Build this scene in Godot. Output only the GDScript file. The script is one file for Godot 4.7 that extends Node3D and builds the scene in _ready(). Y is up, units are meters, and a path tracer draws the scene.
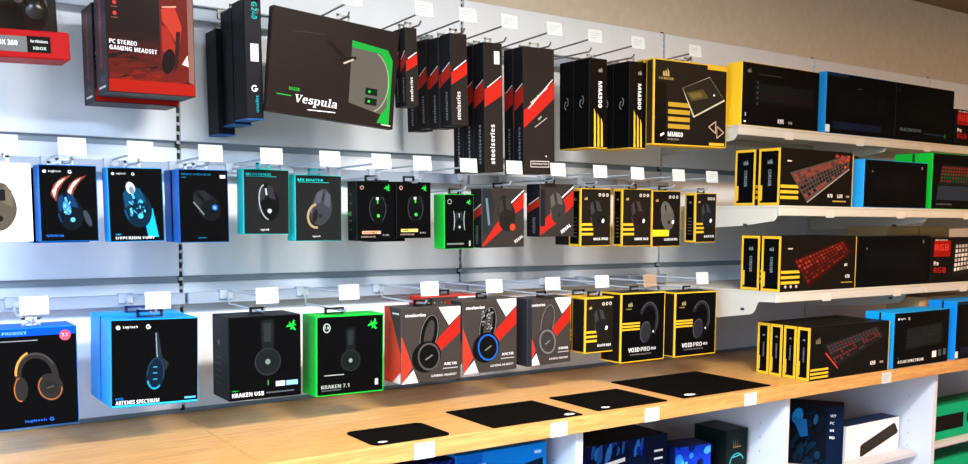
extends Node3D
# A wall of boxed computer accessories in a shop: hooks with mice, headsets and mats, shelves with keyboards,
# a wooden counter with mouse mats and open white cabinets below. x runs along the wall, y up, z away from the wall.

const BAR_Y := [2.085, 1.637, 1.257]      # hook rails, top to bottom
const TAG_Y := [2.121, 1.665, 1.285]      # middle of the price tags
const TOP_Y := 0.908                      # counter top
const YELLOW := Color("#d8ac2c")
const INK := Color("#070708")
const WHITE := Color("#f4f4f4")
const BLUE := Color("#0a8be0")
const TEAL := Color("#12b9b4")
const GREEN := Color("#16bc38")
const RED := Color("#a82218")
const CHARCOAL_SHEEN := Color("#241f1d")  # dark card with the brownish reflected sheen mixed into its colour

var taken := {}
var last_top := 0.0                       # top of the box placed last: its hook passes just above
var mats := {}
var arts := {}
var glyphs := {}
var bold: SystemFont
var serif: SystemFont
# mesh collector
var vs: PackedVector3Array
var ns: PackedVector3Array
var us: PackedVector2Array
# print canvas (millimetres)
var ci: Image
var cs := 1.2
var W := 0.0
var H := 0.0

func _ready():
	view_and_light()
	fonts()
	room()
	back_wall()
	counter()
	cabinets()
	shelves()
	rails()
	top_row()
	middle_row()
	bottom_row()
	shelf_goods()
	counter_goods()
	cabinet_goods()

# ---------------------------------------------------------------- camera, sky, lamps
func view_and_light():
	var cam := Camera3D.new(); cam.name = "camera"; add_child(cam)
	cam.transform = Transform3D(Basis(Vector3(0.822278, 0.008202, 0.569027), Vector3(0.041297, 0.9964, -0.074039), Vector3(-0.567586, 0.084379, 0.818979)), Vector3(-0.83326, 1.5, 2.79267))
	cam.projection = Camera3D.PROJECTION_FRUSTUM
	cam.near = 0.1; cam.far = 60.0
	cam.size = 0.1 * 464.0 / 927.33
	cam.frustum_offset = Vector2(0, 0.1 * 65.06 / 927.33)
	cam.current = true
	var e := Environment.new()
	e.tonemap_mode = Environment.TONE_MAPPER_LINEAR
	e.tonemap_exposure = 2.0
	e.background_mode = Environment.BG_SKY
	var sm := ProceduralSkyMaterial.new()
	sm.sky_top_color = Color("#6f9fdc"); sm.sky_horizon_color = Color("#c4d8f0")
	sm.ground_bottom_color = Color("#6a6a68"); sm.ground_horizon_color = Color("#a8aeb4")
	sm.energy_multiplier = 8.0
	var sky := Sky.new(); sky.sky_material = sm
	e.sky = sky
	e.ambient_light_source = Environment.AMBIENT_SOURCE_DISABLED
	e.sdfgi_enabled = true; e.ssao_enabled = true; e.ssil_enabled = true
	var we := WorldEnvironment.new(); we.name = "environment"; we.environment = e; add_child(we)
	# ceiling panels: daylight tubes over the left of the shop, warm ones further right
	ceiling_lamp(Vector3(-1.9, 2.66, 2.6), Color(0.78, 0.89, 1.0), 10.5, "cool white ceiling panel near the shop window")
	ceiling_lamp(Vector3(0.7, 2.66, 2.1), Color(1.0, 0.98, 0.95), 8.0, "neutral white ceiling panel in front of the mouse mats")
	ceiling_lamp(Vector3(3.4, 2.66, 2.3), Color(1.0, 0.72, 0.40), 3.4, "warm white ceiling panel in front of the keyboard shelves")

func ceiling_lamp(at: Vector3, col: Color, energy: float, label: String):
	var t := thing("ceiling_lamp", label, "lamp", at, "ceiling panels")
	m0(); cbox(Vector3(-0.62, -0.045, -0.17), Vector3(0.62, 0, 0.17), 0.004); part("housing", mat(Color("#e8e8e8"), 0.5), t)
	m0(); cbox(Vector3(-0.6, -0.05, -0.15), Vector3(0.6, -0.0455, 0.15), 0.001)
	var gm := StandardMaterial3D.new(); gm.albedo_color = Color.WHITE; gm.emission_enabled = true; gm.emission = col; gm.emission_energy_multiplier = 2.5
	part("diffuser", gm, t)
	var l := AreaLight3D.new(); l.name = "lamp_light"; l.area_size = Vector2(1.2, 0.3); l.light_energy = energy; l.light_color = col
	l.area_range = 14.0; l.area_attenuation = 2.0; l.shadow_enabled = true
	l.position = Vector3(0, -0.06, 0); l.rotation.x = -PI / 2
	t.add_child(l)

# ---------------------------------------------------------------- naming
func numbered(n: String) -> String:
	if not taken.has(n):
		taken[n] = 0
		return n
	taken[n] += 1
	return "%s_%03d" % [n, taken[n]]

func thing(called: String, label: String, category: String, at := Vector3.ZERO, group := "") -> Node3D:
	var o := Node3D.new(); o.name = numbered(called); add_child(o)
	o.position = at; o.set_meta("label", label); o.set_meta("category", category)
	if group: o.set_meta("group", group)
	return o

func structure(called: String, at := Vector3.ZERO) -> Node3D:
	var o := Node3D.new(); o.name = numbered(called); add_child(o); o.position = at
	o.set_meta("kind", "structure")
	return o

func part(called: String, m: Material, parent: Node) -> MeshInstance3D:
	var o := MeshInstance3D.new(); o.name = called; o.mesh = done(m)
	parent.add_child(o, true)
	return o

func piece(called: String, mesh: Mesh, parent: Node, at: Vector3) -> MeshInstance3D:
	var o := MeshInstance3D.new(); o.name = called; o.mesh = mesh; o.position = at
	parent.add_child(o, true)
	return o

# ---------------------------------------------------------------- meshes
func m0():
	vs = PackedVector3Array(); ns = PackedVector3Array(); us = PackedVector2Array()

func done(m: Material) -> ArrayMesh:
	var a := []; a.resize(Mesh.ARRAY_MAX)
	a[Mesh.ARRAY_VERTEX] = vs; a[Mesh.ARRAY_NORMAL] = ns; a[Mesh.ARRAY_TEX_UV] = us
	var am := ArrayMesh.new(); am.add_surface_from_arrays(Mesh.PRIMITIVE_TRIANGLES, a); am.surface_set_material(0, m)
	return am

func tri(a: Vector3, b: Vector3, c: Vector3, n: Vector3, ua: Vector2, ub: Vector2, uc: Vector2, na = null, nb = null, nc = null):
	if (b - a).cross(c - a).dot(n) > 0:
		vs.append_array([a, c, b]); us.append_array([ua, uc, ub])
		ns.append_array([na if na else n, nc if nc else n, nb if nb else n])
	else:
		vs.append_array([a, b, c]); us.append_array([ua, ub, uc])
		ns.append_array([na if na else n, nb if nb else n, nc if nc else n])

func quad(a: Vector3, b: Vector3, c: Vector3, d: Vector3, n: Vector3, uv = null):
	var u: Array = uv if uv else [flat(a, n), flat(b, n), flat(c, n), flat(d, n)]
	tri(a, b, c, n, u[0], u[1], u[2]); tri(a, c, d, n, u[0], u[2], u[3])

func flat(p: Vector3, n: Vector3) -> Vector2:
	var q := n.abs()
	if q.x >= q.y and q.x >= q.z: return Vector2(p.z, -p.y)
	if q.y >= q.z: return Vector2(p.x, p.z)
	return Vector2(p.x, -p.y)

func cbox(lo: Vector3, hi: Vector3, ch := 0.0):
	for i in 3:
		var j := (i + 1) % 3
		var k := (i + 2) % 3
		for s in [0, 1]:
			var n := Vector3.ZERO; n[i] = s * 2 - 1
			var q := []
			for c in [[0, 0], [1, 0], [1, 1], [0, 1]]:
				var v := Vector3.ZERO
				v[i] = hi[i] if s else lo[i]
				v[j] = (hi[j] - ch) if c[0] else (lo[j] + ch)
				v[k] = (hi[k] - ch) if c[1] else (lo[k] + ch)
				q.append(v)
			quad(q[0], q[1], q[2], q[3], n)
		if ch <= 0.0: continue
		for sj in [0, 1]:
			for sk in [0, 1]:
				var nn := Vector3.ZERO; nn[j] = sj * 2 - 1; nn[k] = sk * 2 - 1; nn = nn.normalized()
				var e := []
				for c in [[0, 0], [1, 0], [1, 1], [0, 1]]:
					var v := Vector3.ZERO
					v[i] = (hi[i] - ch) if c[0] else (lo[i] + ch)
					v[j] = (hi[j] - (0.0 if c[1] else ch)) if sj else (lo[j] + (0.0 if c[1] else ch))
					v[k] = (hi[k] - (ch if c[1] else 0.0)) if sk else (lo[k] + (ch if c[1] else 0.0))
					e.append(v)
				quad(e[0], e[1], e[2], e[3], nn)
	if ch > 0.0:
		for sx in [0, 1]:
			for sy in [0, 1]:
				for sz in [0, 1]:
					var c := Vector3(hi.x if sx else lo.x, hi.y if sy else lo.y, hi.z if sz else lo.z)
					var dd := Vector3(-ch if sx else ch, -ch if sy else ch, -ch if sz else ch)
					var nn := -dd.normalized()
					tri(c + Vector3(0, dd.y, dd.z), c + Vector3(dd.x, 0, dd.z), c + Vector3(dd.x, dd.y, 0), nn, Vector2.ZERO, Vector2.ZERO, Vector2.ZERO)

func tube(pts: Array, r: float, sides := 8):
	var rings := []
	for i in pts.size():
		var p: Vector3 = pts[i]
		var d: Vector3 = (pts[mini(i + 1, pts.size() - 1)] - pts[maxi(i - 1, 0)]).normalized()
		var a := d.cross(Vector3.UP if absf(d.y) < 0.9 else Vector3.RIGHT).normalized()
		var b := a.cross(d)
		var ring := []
		for k in sides:
			var t := TAU * k / sides
			ring.append([p + (a * cos(t) + b * sin(t)) * r, a * cos(t) + b * sin(t)])
		rings.append(ring)
	for i in rings.size() - 1:
		for k in sides:
			var a = rings[i][k]; var b = rings[i][(k + 1) % sides]; var c = rings[i + 1][(k + 1) % sides]; var d = rings[i + 1][k]
			var n: Vector3 = (a[1] + b[1]).normalized()
			tri(a[0], b[0], c[0], n, Vector2.ZERO, Vector2.ZERO, Vector2.ZERO, a[1], b[1], c[1])
			tri(a[0], c[0], d[0], n, Vector2.ZERO, Vector2.ZERO, Vector2.ZERO, a[1], c[1], d[1])
	for e in [0, rings.size() - 1]:
		var n2: Vector3 = (pts[0] - pts[1]).normalized() if e == 0 else (pts[-1] - pts[-2]).normalized()
		for k in sides:
			tri(pts[e], rings[e][k][0], rings[e][(k + 1) % sides][0], n2, Vector2.ZERO, Vector2.ZERO, Vector2.ZERO)

# a flat outline (x, y) given thickness along one axis: 0 = x, 1 = y, 2 = z
func prism(outline: PackedVector2Array, from: float, to: float, axis: int):
	var lift := func(p: Vector2, t: float) -> Vector3:
		return Vector3(t, p.y, p.x) if axis == 0 else (Vector3(p.x, t, p.y) if axis == 1 else Vector3(p.x, p.y, t))
	var idx := Geometry2D.triangulate_polygon(outline)
	var ax := Vector3.ZERO; ax[axis] = 1.0
	for i in range(0, idx.size(), 3):
		for t in [from, to]:
			var n := ax * (1.0 if t == to else -1.0)
			tri(lift.call(outline[idx[i]], t), lift.call(outline[idx[i + 1]], t), lift.call(outline[idx[i + 2]], t), n, outline[idx[i]], outline[idx[i + 1]], outline[idx[i + 2]])
	var ccw := 0.0
	for i in outline.size(): ccw += outline[i].cross(outline[(i + 1) % outline.size()])
	for i in outline.size():
		var p := outline[i]; var q := outline[(i + 1) % outline.size()]
		var m := Vector2((q - p).y, -(q - p).x).normalized() * signf(ccw)
		var n: Vector3 = (lift.call(m, 0.0)).normalized()
		quad(lift.call(p, from), lift.call(q, from), lift.call(q, to), lift.call(p, to), n)

func round_rect(w: float, h: float, r: float, seg := 5) -> PackedVector2Array:
	var o := PackedVector2Array()
	for c in [[1, 1, 0.0], [-1, 1, 90.0], [-1, -1, 180.0], [1, -1, 270.0]]:
		for i in seg + 1:
			var t := deg_to_rad(c[2] + 90.0 * i / seg)
			o.append(Vector2(c[0] * (w / 2 - r), c[1] * (h / 2 - r)) + Vector2(cos(t), sin(t)) * r)
	return o

func ellipsoid(c: Vector3, r: Vector3, nu := 14, nv := 8):
	for i in nv:
		for k in nu:
			var q := []
			for w in [[i, k], [i, k + 1], [i + 1, k + 1], [i + 1, k]]:
				var th: float = PI * w[0] / nv
				var ph: float = TAU * w[1] / nu
				q.append(Vector3(sin(th) * cos(ph), cos(th), sin(th) * sin(ph)))
			var n: Vector3 = (q[0] + q[2]).normalized()
			var z := Vector2.ZERO
			tri(c + q[0] * r, c + q[1] * r, c + q[2] * r, n, z, z, z, q[0], q[1], q[2])
			tri(c + q[0] * r, c + q[2] * r, c + q[3] * r, n, z, z, z, q[0], q[2], q[3])

# ---------------------------------------------------------------- materials
func mat(c: Color, rough := 0.5, metal := 0.0) -> StandardMaterial3D:
	var key := "%s %.2f %.2f" % [c.to_html(), rough, metal]
	if not mats.has(key):
		var m := StandardMaterial3D.new(); m.albedo_color = c; m.roughness = rough; m.metallic = metal
		mats[key] = m
	return mats[key]

func card(c: Color) -> StandardMaterial3D:   # printed, thinly varnished card
	var m := mat(c, 0.42)
	m.metallic_specular = 0.2
	return m

func cloth(c: Color) -> StandardMaterial3D:
	var m := mat(c, 0.95)
	m.metallic_specular = 0.08
	return m

func grain(key: String, base: Color, alt: Color, size: Vector2i, freq: Vector2, tile: float, rough: float, seed_n: int) -> StandardMaterial3D:
	if mats.has(key): return mats[key]
	var n := FastNoiseLite.new(); n.seed = seed_n; n.noise_type = FastNoiseLite.TYPE_SIMPLEX; n.frequency = 1.0; n.fractal_octaves = 4
	var im := Image.create(size.x, size.y, false, Image.FORMAT_RGB8)
	for y in size.y:
		for x in size.x:
			var v := 0.5 + 0.5 * n.get_noise_3d(x * freq.x, y * freq.y, 2.0 * n.get_noise_2d(x * freq.x * 0.35, y * freq.y * 0.2))
			im.set_pixel(x, y, base.lerp(alt, clampf(v * 1.5 - 0.3, 0, 1)))
	im.generate_mipmaps()
	var m := StandardMaterial3D.new(); m.albedo_texture = ImageTexture.create_from_image(im); m.roughness = rough
	m.uv1_scale = Vector3(tile, tile * size.x / float(size.y), 1)
	mats[key] = m
	return m

# ---------------------------------------------------------------- lettering and print
func fonts():
	bold = SystemFont.new(); bold.font_names = PackedStringArray(["Droid Sans"]); bold.font_weight = 700
	serif = SystemFont.new(); serif.font_names = PackedStringArray(["Droid Serif"]); serif.font_weight = 700

func canvas(w_mm: float, h_mm: float, c: Color):
	W = w_mm; H = h_mm
	cs = 1.3
	ci = Image.create(maxi(8, int(W * cs)), maxi(8, int(H * cs)), false, Image.FORMAT_RGB8)
	ci.fill(c)

func poly(p: Array, c: Color):
	var n := p.size()
	var y0 := 1e9; var y1 := -1e9
	for q in p:
		y0 = minf(y0, q.y); y1 = maxf(y1, q.y)
	for y in range(maxi(0, int(floor(y0 * cs))), mini(ci.get_height() - 1, int(ceil(y1 * cs))) + 1):
		var yc := (y + 0.5) / cs
		var xs := PackedFloat32Array()
		for i in n:
			var a: Vector2 = p[i]; var b: Vector2 = p[(i + 1) % n]
			if (a.y <= yc) != (b.y <= yc):
				xs.append(a.x + (b.x - a.x) * (yc - a.y) / (b.y - a.y))
		xs.sort()
		for i in range(0, xs.size() - 1, 2):
			var xa := int(round(xs[i] * cs)); var xb := int(round(xs[i + 1] * cs))
			if xb > xa: ci.fill_rect(Rect2i(xa, y, xb - xa, 1), c)

func bar(x: float, y: float, w: float, h: float, c: Color):
	ci.fill_rect(Rect2i(int(round(x * cs)), int(round(y * cs)), maxi(1, int(round(w * cs))), maxi(1, int(round(h * cs)))), c)

func V(x: float, y: float) -> Vector2: return Vector2(x, y)

func ell(cx: float, cy: float, rx: float, ry: float, c: Color, turn := 0.0):
	var p := []
	for i in 28:
		p.append(V(cx, cy) + V(cos(TAU * i / 28) * rx, sin(TAU * i / 28) * ry).rotated(deg_to_rad(turn)))
	poly(p, c)

func arc(cx: float, cy: float, rx: float, ry: float, t: float, a0: float, a1: float, c: Color, turn := 0.0):
	var o := []; var inn := []
	for i in 25:
		var a := deg_to_rad(lerpf(a0, a1, i / 24.0))
		o.append(V(cx, cy) + V(cos(a) * rx, sin(a) * ry).rotated(deg_to_rad(turn)))
		inn.push_front(V(cx, cy) + V(cos(a) * (rx - t), sin(a) * (ry - t)).rotated(deg_to_rad(turn)))
	poly(o + inn, c)

func stroke(x0: float, y0: float, x1: float, y1: float, t: float, c: Color):
	var d := (V(x1, y1) - V(x0, y0)).normalized().orthogonal() * t / 2
	poly([V(x0, y0) + d, V(x1, y1) + d, V(x1, y1) - d, V(x0, y0) - d], c)

# words: left x, top y, height of the letters, colour; turn in degrees about (x, y); wide stretches to a given width
func words(s: String, x: float, y: float, h: float, c: Color, turn := 0.0, wide := 0.0, lean := 0.0, font: Font = null):
	var key := s + ("~" if font else "")
	if not glyphs.has(key):
		var tm := TextMesh.new(); tm.font = font if font else bold; tm.text = s; tm.font_size = 40; tm.depth = 0.0; tm.pixel_size = 0.01; tm.curve_step = 2.0
		var arr: Array = tm.surface_get_arrays(0)
		glyphs[key] = [arr[Mesh.ARRAY_VERTEX], arr[Mesh.ARRAY_INDEX], tm.get_aabb()]
	var g: Array = glyphs[key]
	var bb: AABB = g[2]
	var sy := h / bb.size.y
	var sx := wide / bb.size.x if wide > 0 else sy
	var idx: PackedInt32Array = g[1]
	var ve: PackedVector3Array = g[0]
	for i in range(0, idx.size(), 3):
		var t := []
		for k in 3:
			var v := ve[idx[i + k]]
			var q := V((v.x - bb.position.x) * sx, (bb.end.y - v.y) * sy)
			q.x += (h - q.y) * lean
			t.append(V(x, y) + q.rotated(deg_to_rad(turn)))
		poly(t, c)

func smear(rng_seed: int, n: int, c: Color, x: float, y: float, w: float, h: float, size: float):
	var r := RandomNumberGenerator.new(); r.seed = rng_seed
	for i in n:
		ell(x + r.randf() * w, y + r.randf() * h, size * r.randf_range(0.4, 1.6), size * r.randf_range(0.2, 0.8), c.lightened(r.randf() * 0.2).darkened(r.randf() * 0.3), r.randf() * 180)

func mouse_print(cx: float, cy: float, l: float, turn: float, cc: Color, hh: Color, accent: Color):
	var c := cc.darkened(0.4)
	var hi := hh.darkened(0.45)
	var p := []
	for i in 32:
		var a := TAU * i / 32
		var wd := 0.30 + 0.05 * sin(a) + 0.02 * cos(3 * a)
		p.append(V(cx, cy) + V(cos(a) * wd * l, sin(a) * 0.5 * l).rotated(deg_to_rad(turn)))
	poly(p, c)
	var f := func(x: float, y: float) -> Vector2: return V(cx, cy) + V(x * l, y * l).rotated(deg_to_rad(turn))
	poly([f.call(-0.2, -0.36), f.call(-0.05, -0.45), f.call(-0.05, -0.1), f.call(-0.24, -0.02)], hi)
	poly([f.call(0.05, -0.45), f.call(0.2, -0.36), f.call(0.24, -0.02), f.call(0.05, -0.1)], hi)
	poly([f.call(-0.025, -0.36), f.call(0.025, -0.36), f.call(0.025, -0.18), f.call(-0.025, -0.18)], accent)
	poly([f.call(-0.3, 0.0), f.call(-0.25, 0.02), f.call(-0.24, 0.26), f.call(-0.29, 0.22)], hi)
	var g: Vector2 = f.call(0.02, 0.24)
	ell(g.x, g.y, l * 0.06, l * 0.06, accent)

func headset_print(cx: float, cy: float, s: float, cc: Color, hh: Color, aa: Color, turn := 0.0):
	var c := cc.darkened(0.25)
	var hi := hh.darkened(0.2)
	var accent := aa.darkened(0.25)
	arc(cx, cy - s * 0.02, s * 0.40, s * 0.5, s * 0.12, 175, 385, c, turn)
	arc(cx, cy - s * 0.02, s * 0.38, s * 0.48, s * 0.02, 185, 340, hi, turn)
	ell(cx - s * 0.3, cy + s * 0.22, s * 0.13, s * 0.25, c, turn + 12)
	arc(cx - s * 0.3, cy + s * 0.22, s * 0.13, s * 0.25, s * 0.022, 80, 260, accent, turn + 12)
	ell(cx + s * 0.24, cy + s * 0.22, s * 0.24, s * 0.29, c, turn - 8)
	arc(cx + s * 0.24, cy + s * 0.22, s * 0.22, s * 0.27, s * 0.02, 20, 250, accent, turn - 8)
	ell(cx + s * 0.24, cy + s * 0.22, s * 0.12, s * 0.15, hi.darkened(0.55), turn - 8)
	stroke(cx + s * 0.17, cy + s * 0.24, cx + s * 0.31, cy + s * 0.2, s * 0.03, hi)

func side_headset_print(cx: float, top: float, h: float, c: Color, hi: Color, accent: Color):
	poly([V(cx - h * 0.13, top + h * 0.05), V(cx - h * 0.08, top), V(cx + h * 0.1, top), V(cx + h * 0.13, top + h * 0.05), V(cx + h * 0.11, top + h * 0.6), V(cx - h * 0.11, top + h * 0.6)], c)
	poly([V(cx - h * 0.08, top + h * 0.06), V(cx + h * 0.07, top + h * 0.06), V(cx + h * 0.06, top + h * 0.4), V(cx - h * 0.07, top + h * 0.4)], hi)
	ell(cx, top + h * 0.76, h * 0.25, h * 0.25, c)
	arc(cx, top + h * 0.76, h * 0.25, h * 0.25, h * 0.025, 0, 360, hi)
	arc(cx, top + h * 0.76, h * 0.17, h * 0.17, h * 0.02, 0, 360, hi.darkened(0.3))
	ell(cx, top + h * 0.76, h * 0.05, h * 0.05, accent)

func keys_print(q: Array, base: Color, tones: Array, rows: int, cols: int, seed_n: int):
	poly(q, base)
	var at := func(u: float, v: float) -> Vector2:
		return (q[0] as Vector2).lerp(q[1], u).lerp((q[3] as Vector2).lerp(q[2], u), v)
	var r := RandomNumberGenerator.new(); r.seed = seed_n
	for i in rows:
		for j in cols:
			if j > cols * 0.76 and j < cols * 0.8: continue
			var u0 := 0.03 + 0.94 * j / cols; var u1 := u0 + 0.94 / cols * 0.72
			var v0 := 0.08 + 0.84 * i / rows; var v1 := v0 + 0.84 / rows * 0.68
			var c: Color = tones[(i * tones.size() / rows + r.randi() % 2) % tones.size()] if tones.size() > 1 else tones[0].darkened(r.randf() * 0.3)
			poly([at.call(u0, v0), at.call(u1, v0), at.call(u1, v1), at.call(u0, v1)], c)

# three interlaced snake-like strokes
func snakes(cx: float, cy: float, r: float, c: Color):
	for k in 3:
		var t := 120.0 * k
		var p := V(0, -r * 0.55).rotated(deg_to_rad(t))
		arc(cx + p.x, cy + p.y, r * 0.5, r * 0.5, r * 0.2, t - 60, t + 190, c)
		var d := V(0, -r).rotated(deg_to_rad(t + 25))
		stroke(cx + p.x * 0.4, cy + p.y * 0.4, cx + d.x, cy + d.y, r * 0.2, c)

# three curved sails
func sails(cx: float, cy: float, r: float, c: Color):
	for k in 3:
		var x := cx - r * 0.6 + k * r * 0.5
		poly([V(x, cy + r * 0.6), V(x + r * 0.05, cy - r * (0.2 + 0.25 * k)), V(x + r * 0.4, cy - r * 0.1), V(x + r * 0.48, cy + r * 0.6)], c)

func g_mark(x: float, y: float, h: float, c: Color):
	arc(x + h * 0.5, y + h * 0.5, h * 0.5, h * 0.5, h * 0.2, 20, 320, c)
	bar(x + h * 0.5, y + h * 0.45, h * 0.5, h * 0.2, c)

func logi(x: float, y: float, h: float):
	ell(x + h * 0.6, y + h * 0.5, h * 0.6, h * 0.6, WHITE)
	words("Logitech", x + h * 2.0, y, h, WHITE)
	g_mark(x + h * 8.2, y - h * 0.1, h * 1.3, WHITE)

func stripes(x: float, y: float, w: float, h: float, n: int, step: float):
	for k in n:
		bar(x, y + k * step, w, h, YELLOW)

func print_mat(key: String, w_m: float, h_m: float, rough := 0.34) -> StandardMaterial3D:
	var id := "%s %d %d" % [key, int(w_m * 1000), int(h_m * 1000)]
	if arts.has(id): return arts[id]
	draw_print(key, w_m * 1000.0, h_m * 1000.0)
	ci.generate_mipmaps()
	var m := StandardMaterial3D.new(); m.albedo_texture = ImageTexture.create_from_image(ci); m.roughness = rough; m.metallic_specular = 0.12
	arts[id] = m
	return m

func draw_print(key: String, w: float, h: float):
	canvas(w, h, INK)
	match key:
		"stereo_front":
			ci.fill(Color("#1c1110"))
			var r := RandomNumberGenerator.new(); r.seed = 4
			for i in 220:   # the printed picture: red smoke streaks
				var yy := h * (1.0 - pow(r.randf(), 1.6) * 0.7)
				ell(r.randf() * w, yy, r.randf_range(12, 50), r.randf_range(2, 7), Color("#1c1110").lerp(Color("#8a1e14"), clampf((yy / h - 0.38) * 1.7, 0, 0.9) * r.randf_range(0.6, 1.0)), r.randf_range(-14, -4))
			bar(0, h * 0.875, w, h * 0.13, Color("#94180f"))
			for k in 3:
				ell(w * 0.09, h * (0.02 + k * 0.105), 5, 5, Color("#c03428")); words("STEREO", w * 0.05, h * (0.055 + k * 0.105), 3.2, Color("#b06058"))
			words("PC STEREO", w * 0.02, h * 0.485, 10.5, WHITE, 1.5, w * 0.31); words("GAMING HEADSET", w * 0.02, h * 0.545, 10.5, WHITE, 1.5, w * 0.54)
			poly([V(w * 0.6, 0), V(w * 0.96, 0), V(w * 0.94, h * 0.82), V(w * 0.66, h * 0.84), V(w * 0.6, h * 0.7)], Color("#5a1610"))
			poly([V(w * 0.62, h * 0.14), V(w * 0.78, h * 0.1), V(w * 0.86, h * 0.3), V(w * 0.82, h * 0.52), V(w * 0.72, h * 0.36), V(w * 0.63, h * 0.26)], Color("#a83020"))
			poly([V(w * 0.62, h * 0.3), V(w * 0.7, h * 0.33), V(w * 0.8, h * 0.55), V(w * 0.78, h * 0.72), V(w * 0.62, h * 0.55)], Color("#8e2418"))
			ell(w * 0.69, h * 0.66, w * 0.075, h * 0.13, Color("#150d0c"), 12)
			poly([V(w * 0.79, h * 0.35), V(w * 0.84, h * 0.35), V(w * 0.8, h * 0.7), V(w * 0.75, h * 0.78)], Color("#2a1310"))
			stroke(w * 0.63, h * 0.12, w * 0.8, h * 0.1, 4, Color("#c89078"))
			poly([V(w * 0.85, h * 0.68), V(w * 0.92, h * 0.58), V(w * 0.93, h * 0.7)], Color("#f0d0c0"))
			poly([V(w * 0.93, 0), V(w, 0), V(w, h * 0.88), V(w * 0.93, h * 0.86)], Color("#7a544c"))  # pale strip paints the wall light seen through the clear window
		"stereo_left":
			ci.fill(Color("#2a2a30"))
			bar(w * 0.3, 0, w * 0.22, h * 0.8, Color("#4a2026"))
			words("STEREO GAMING HEADSET", w * 0.56, h * 0.06, w * 0.16, Color("#b83038"), 90, h * 0.7)
			smear(7, 14, Color("#5a5a62"), w * 0.2, h * 0.7, w * 0.6, h * 0.2, 6)
			bar(w * 0.2, h * 0.93, w * 0.6, 5, Color("#c8c8c8"))
		"tube_front":
			ci.fill(Color("#1d1c20"))
			words("G240", w * 0.78, h * 0.02, w * 0.34, Color("#1bb8b0"), 90, h * 0.14)
			bar(w * 0.3, h * 0.37, w * 0.5, h * 0.15, Color("#e8e8ee"))
			for k in 9: bar(w * 0.36, h * (0.385 + k * 0.0135), w * 0.38, 1.2 + (k % 3), Color("#b8b8c0"))
			g_mark(w * 0.3, h * 0.72, w * 0.4, WHITE)
			words("Logitech", w * 0.78, h * 0.81, w * 0.24, Color("#16a8b8"), 90, h * 0.14)
		"tube_left":
			ci.fill(Color("#12131a"))
			poly([V(0, h * 0.3), V(w, h * 0.42), V(w, h * 0.5), V(0, h * 0.44)], Color("#171a26"))
		"mat_window_pack":
			ci.fill(Color("#211915"))  # brownish sheen of the glossy pack is part of this fill
			stroke(w * 0.15, h * 0.2, w * 0.4, h * 0.17, 2, Color("#3a302a"))
			poly([V(w * 0.62, h * 0.17), V(w * 0.92, h * 0.2), V(w * 0.965, h * 0.3), V(w * 0.965, h * 0.97), V(w * 0.86, h * 0.96), V(w * 0.9, h * 0.84), V(w * 0.62, h * 0.8)], Color("#178c30"))
			poly([V(w * 0.62, h * 0.24), V(w * 0.86, h * 0.25), V(w * 0.93, h * 0.38), V(w * 0.94, h * 0.78), V(w * 0.89, h * 0.87), V(w * 0.62, h * 0.8)], Color("#514c45"))
			arc(w * 0.78, h * 0.55, w * 0.165, h * 0.32, 3, -70, 70, Color("#8a9a68"))
			stroke(w * 0.42, h * 0.22, w * 0.58, h * 0.38, 12, Color("#17110f")); stroke(w * 0.5, h * 0.4, w * 0.66, h * 0.34, 8, Color("#17110f"))
			stroke(w * 0.56, h * 0.42, w * 0.64, h * 0.36, 5, Color("#b8a890"))
			for k in 2:
				bar(w * 0.75, h * (0.62 + k * 0.1), w * 0.1, h * 0.07, Color("#0e1a10")); ell(w * 0.785, h * (0.655 + k * 0.1), 4, 4, Color("#1fbf3a"))
			words("RAZER", w * 0.15, h * 0.745, 8, Color("#22b03c"))
			stroke(w * 0.06, h * 0.83, w * 0.17, h * 0.83, 2.5, Color("#22b03c"))
			words("Vespula", w * 0.185, h * 0.79, 34, Color("#101010"), 0, w * 0.345, 0.15, serif)
			words("Vespula", w * 0.19, h * 0.8, 31, WHITE, 0, w * 0.335, 0.15, serif)
			stroke(w * 0.3, h * 0.94, w * 0.52, h * 0.925, 2.5, WHITE)
			bar(w * 0.9, h * 0.965, w * 0.08, 3, Color("#c8c0b8"))
		"tall_front", "tall_left", "tall_wide_front":
			ci.fill(CHARCOAL_SHEEN if key != "tall_left" else Color("#17161a"))
			var y := h * (0.42 if h < 300 else (0.5 if key == "tall_wide_front" else 0.36))
			var sl := 26.0 if key == "tall_left" else (w * 0.6 if w < 100 else h * 0.25)
			poly([V(0, y), V(w, y - sl), V(w, y - sl + h * 0.14), V(0, y + h * 0.14)], RED)
			stroke(w * 0.15, y - 6, w * 0.95, y - sl - 4, 3, Color("#e8e0dc"))
			if key == "tall_wide_front":
				words("steelseries", w * 0.2, y - h * 0.07, 8, Color("#e8e0dc"), -38, w * 0.7)
				words("QcK", w * 0.45, y + h * 0.06, 8, Color("#d8d0cc"), -38); stroke(w * 0.35, y + h * 0.13, w * 0.75, y + h * 0.05, 3, Color("#a8a09c"))
				arc(w * 0.72, h * 0.86, 3, 3, 3, 0, 360, Color("#c8c0bc"))
				for b in [[0.2, 0.9, 0.62, 0.006], [0.2, 0.945, 0.62, 0.006], [0.2, 0.9, 0.02, 0.05], [0.8, 0.9, 0.02, 0.05]]: bar(w * b[0], h * b[1], w * b[2], h * b[3], Color("#d0c8c4"))
				words("steelseries", w * 0.26, h * 0.912, 7, Color("#d0c8c4"), 0, w * 0.5)
			else:
				words("steelseries", w * (0.28 if key == "tall_front" else 0.4), h * 0.94, w * 0.26, Color("#d8d6d4") if key == "tall_front" else Color("#808084"), -90, h * 0.31)
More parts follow.
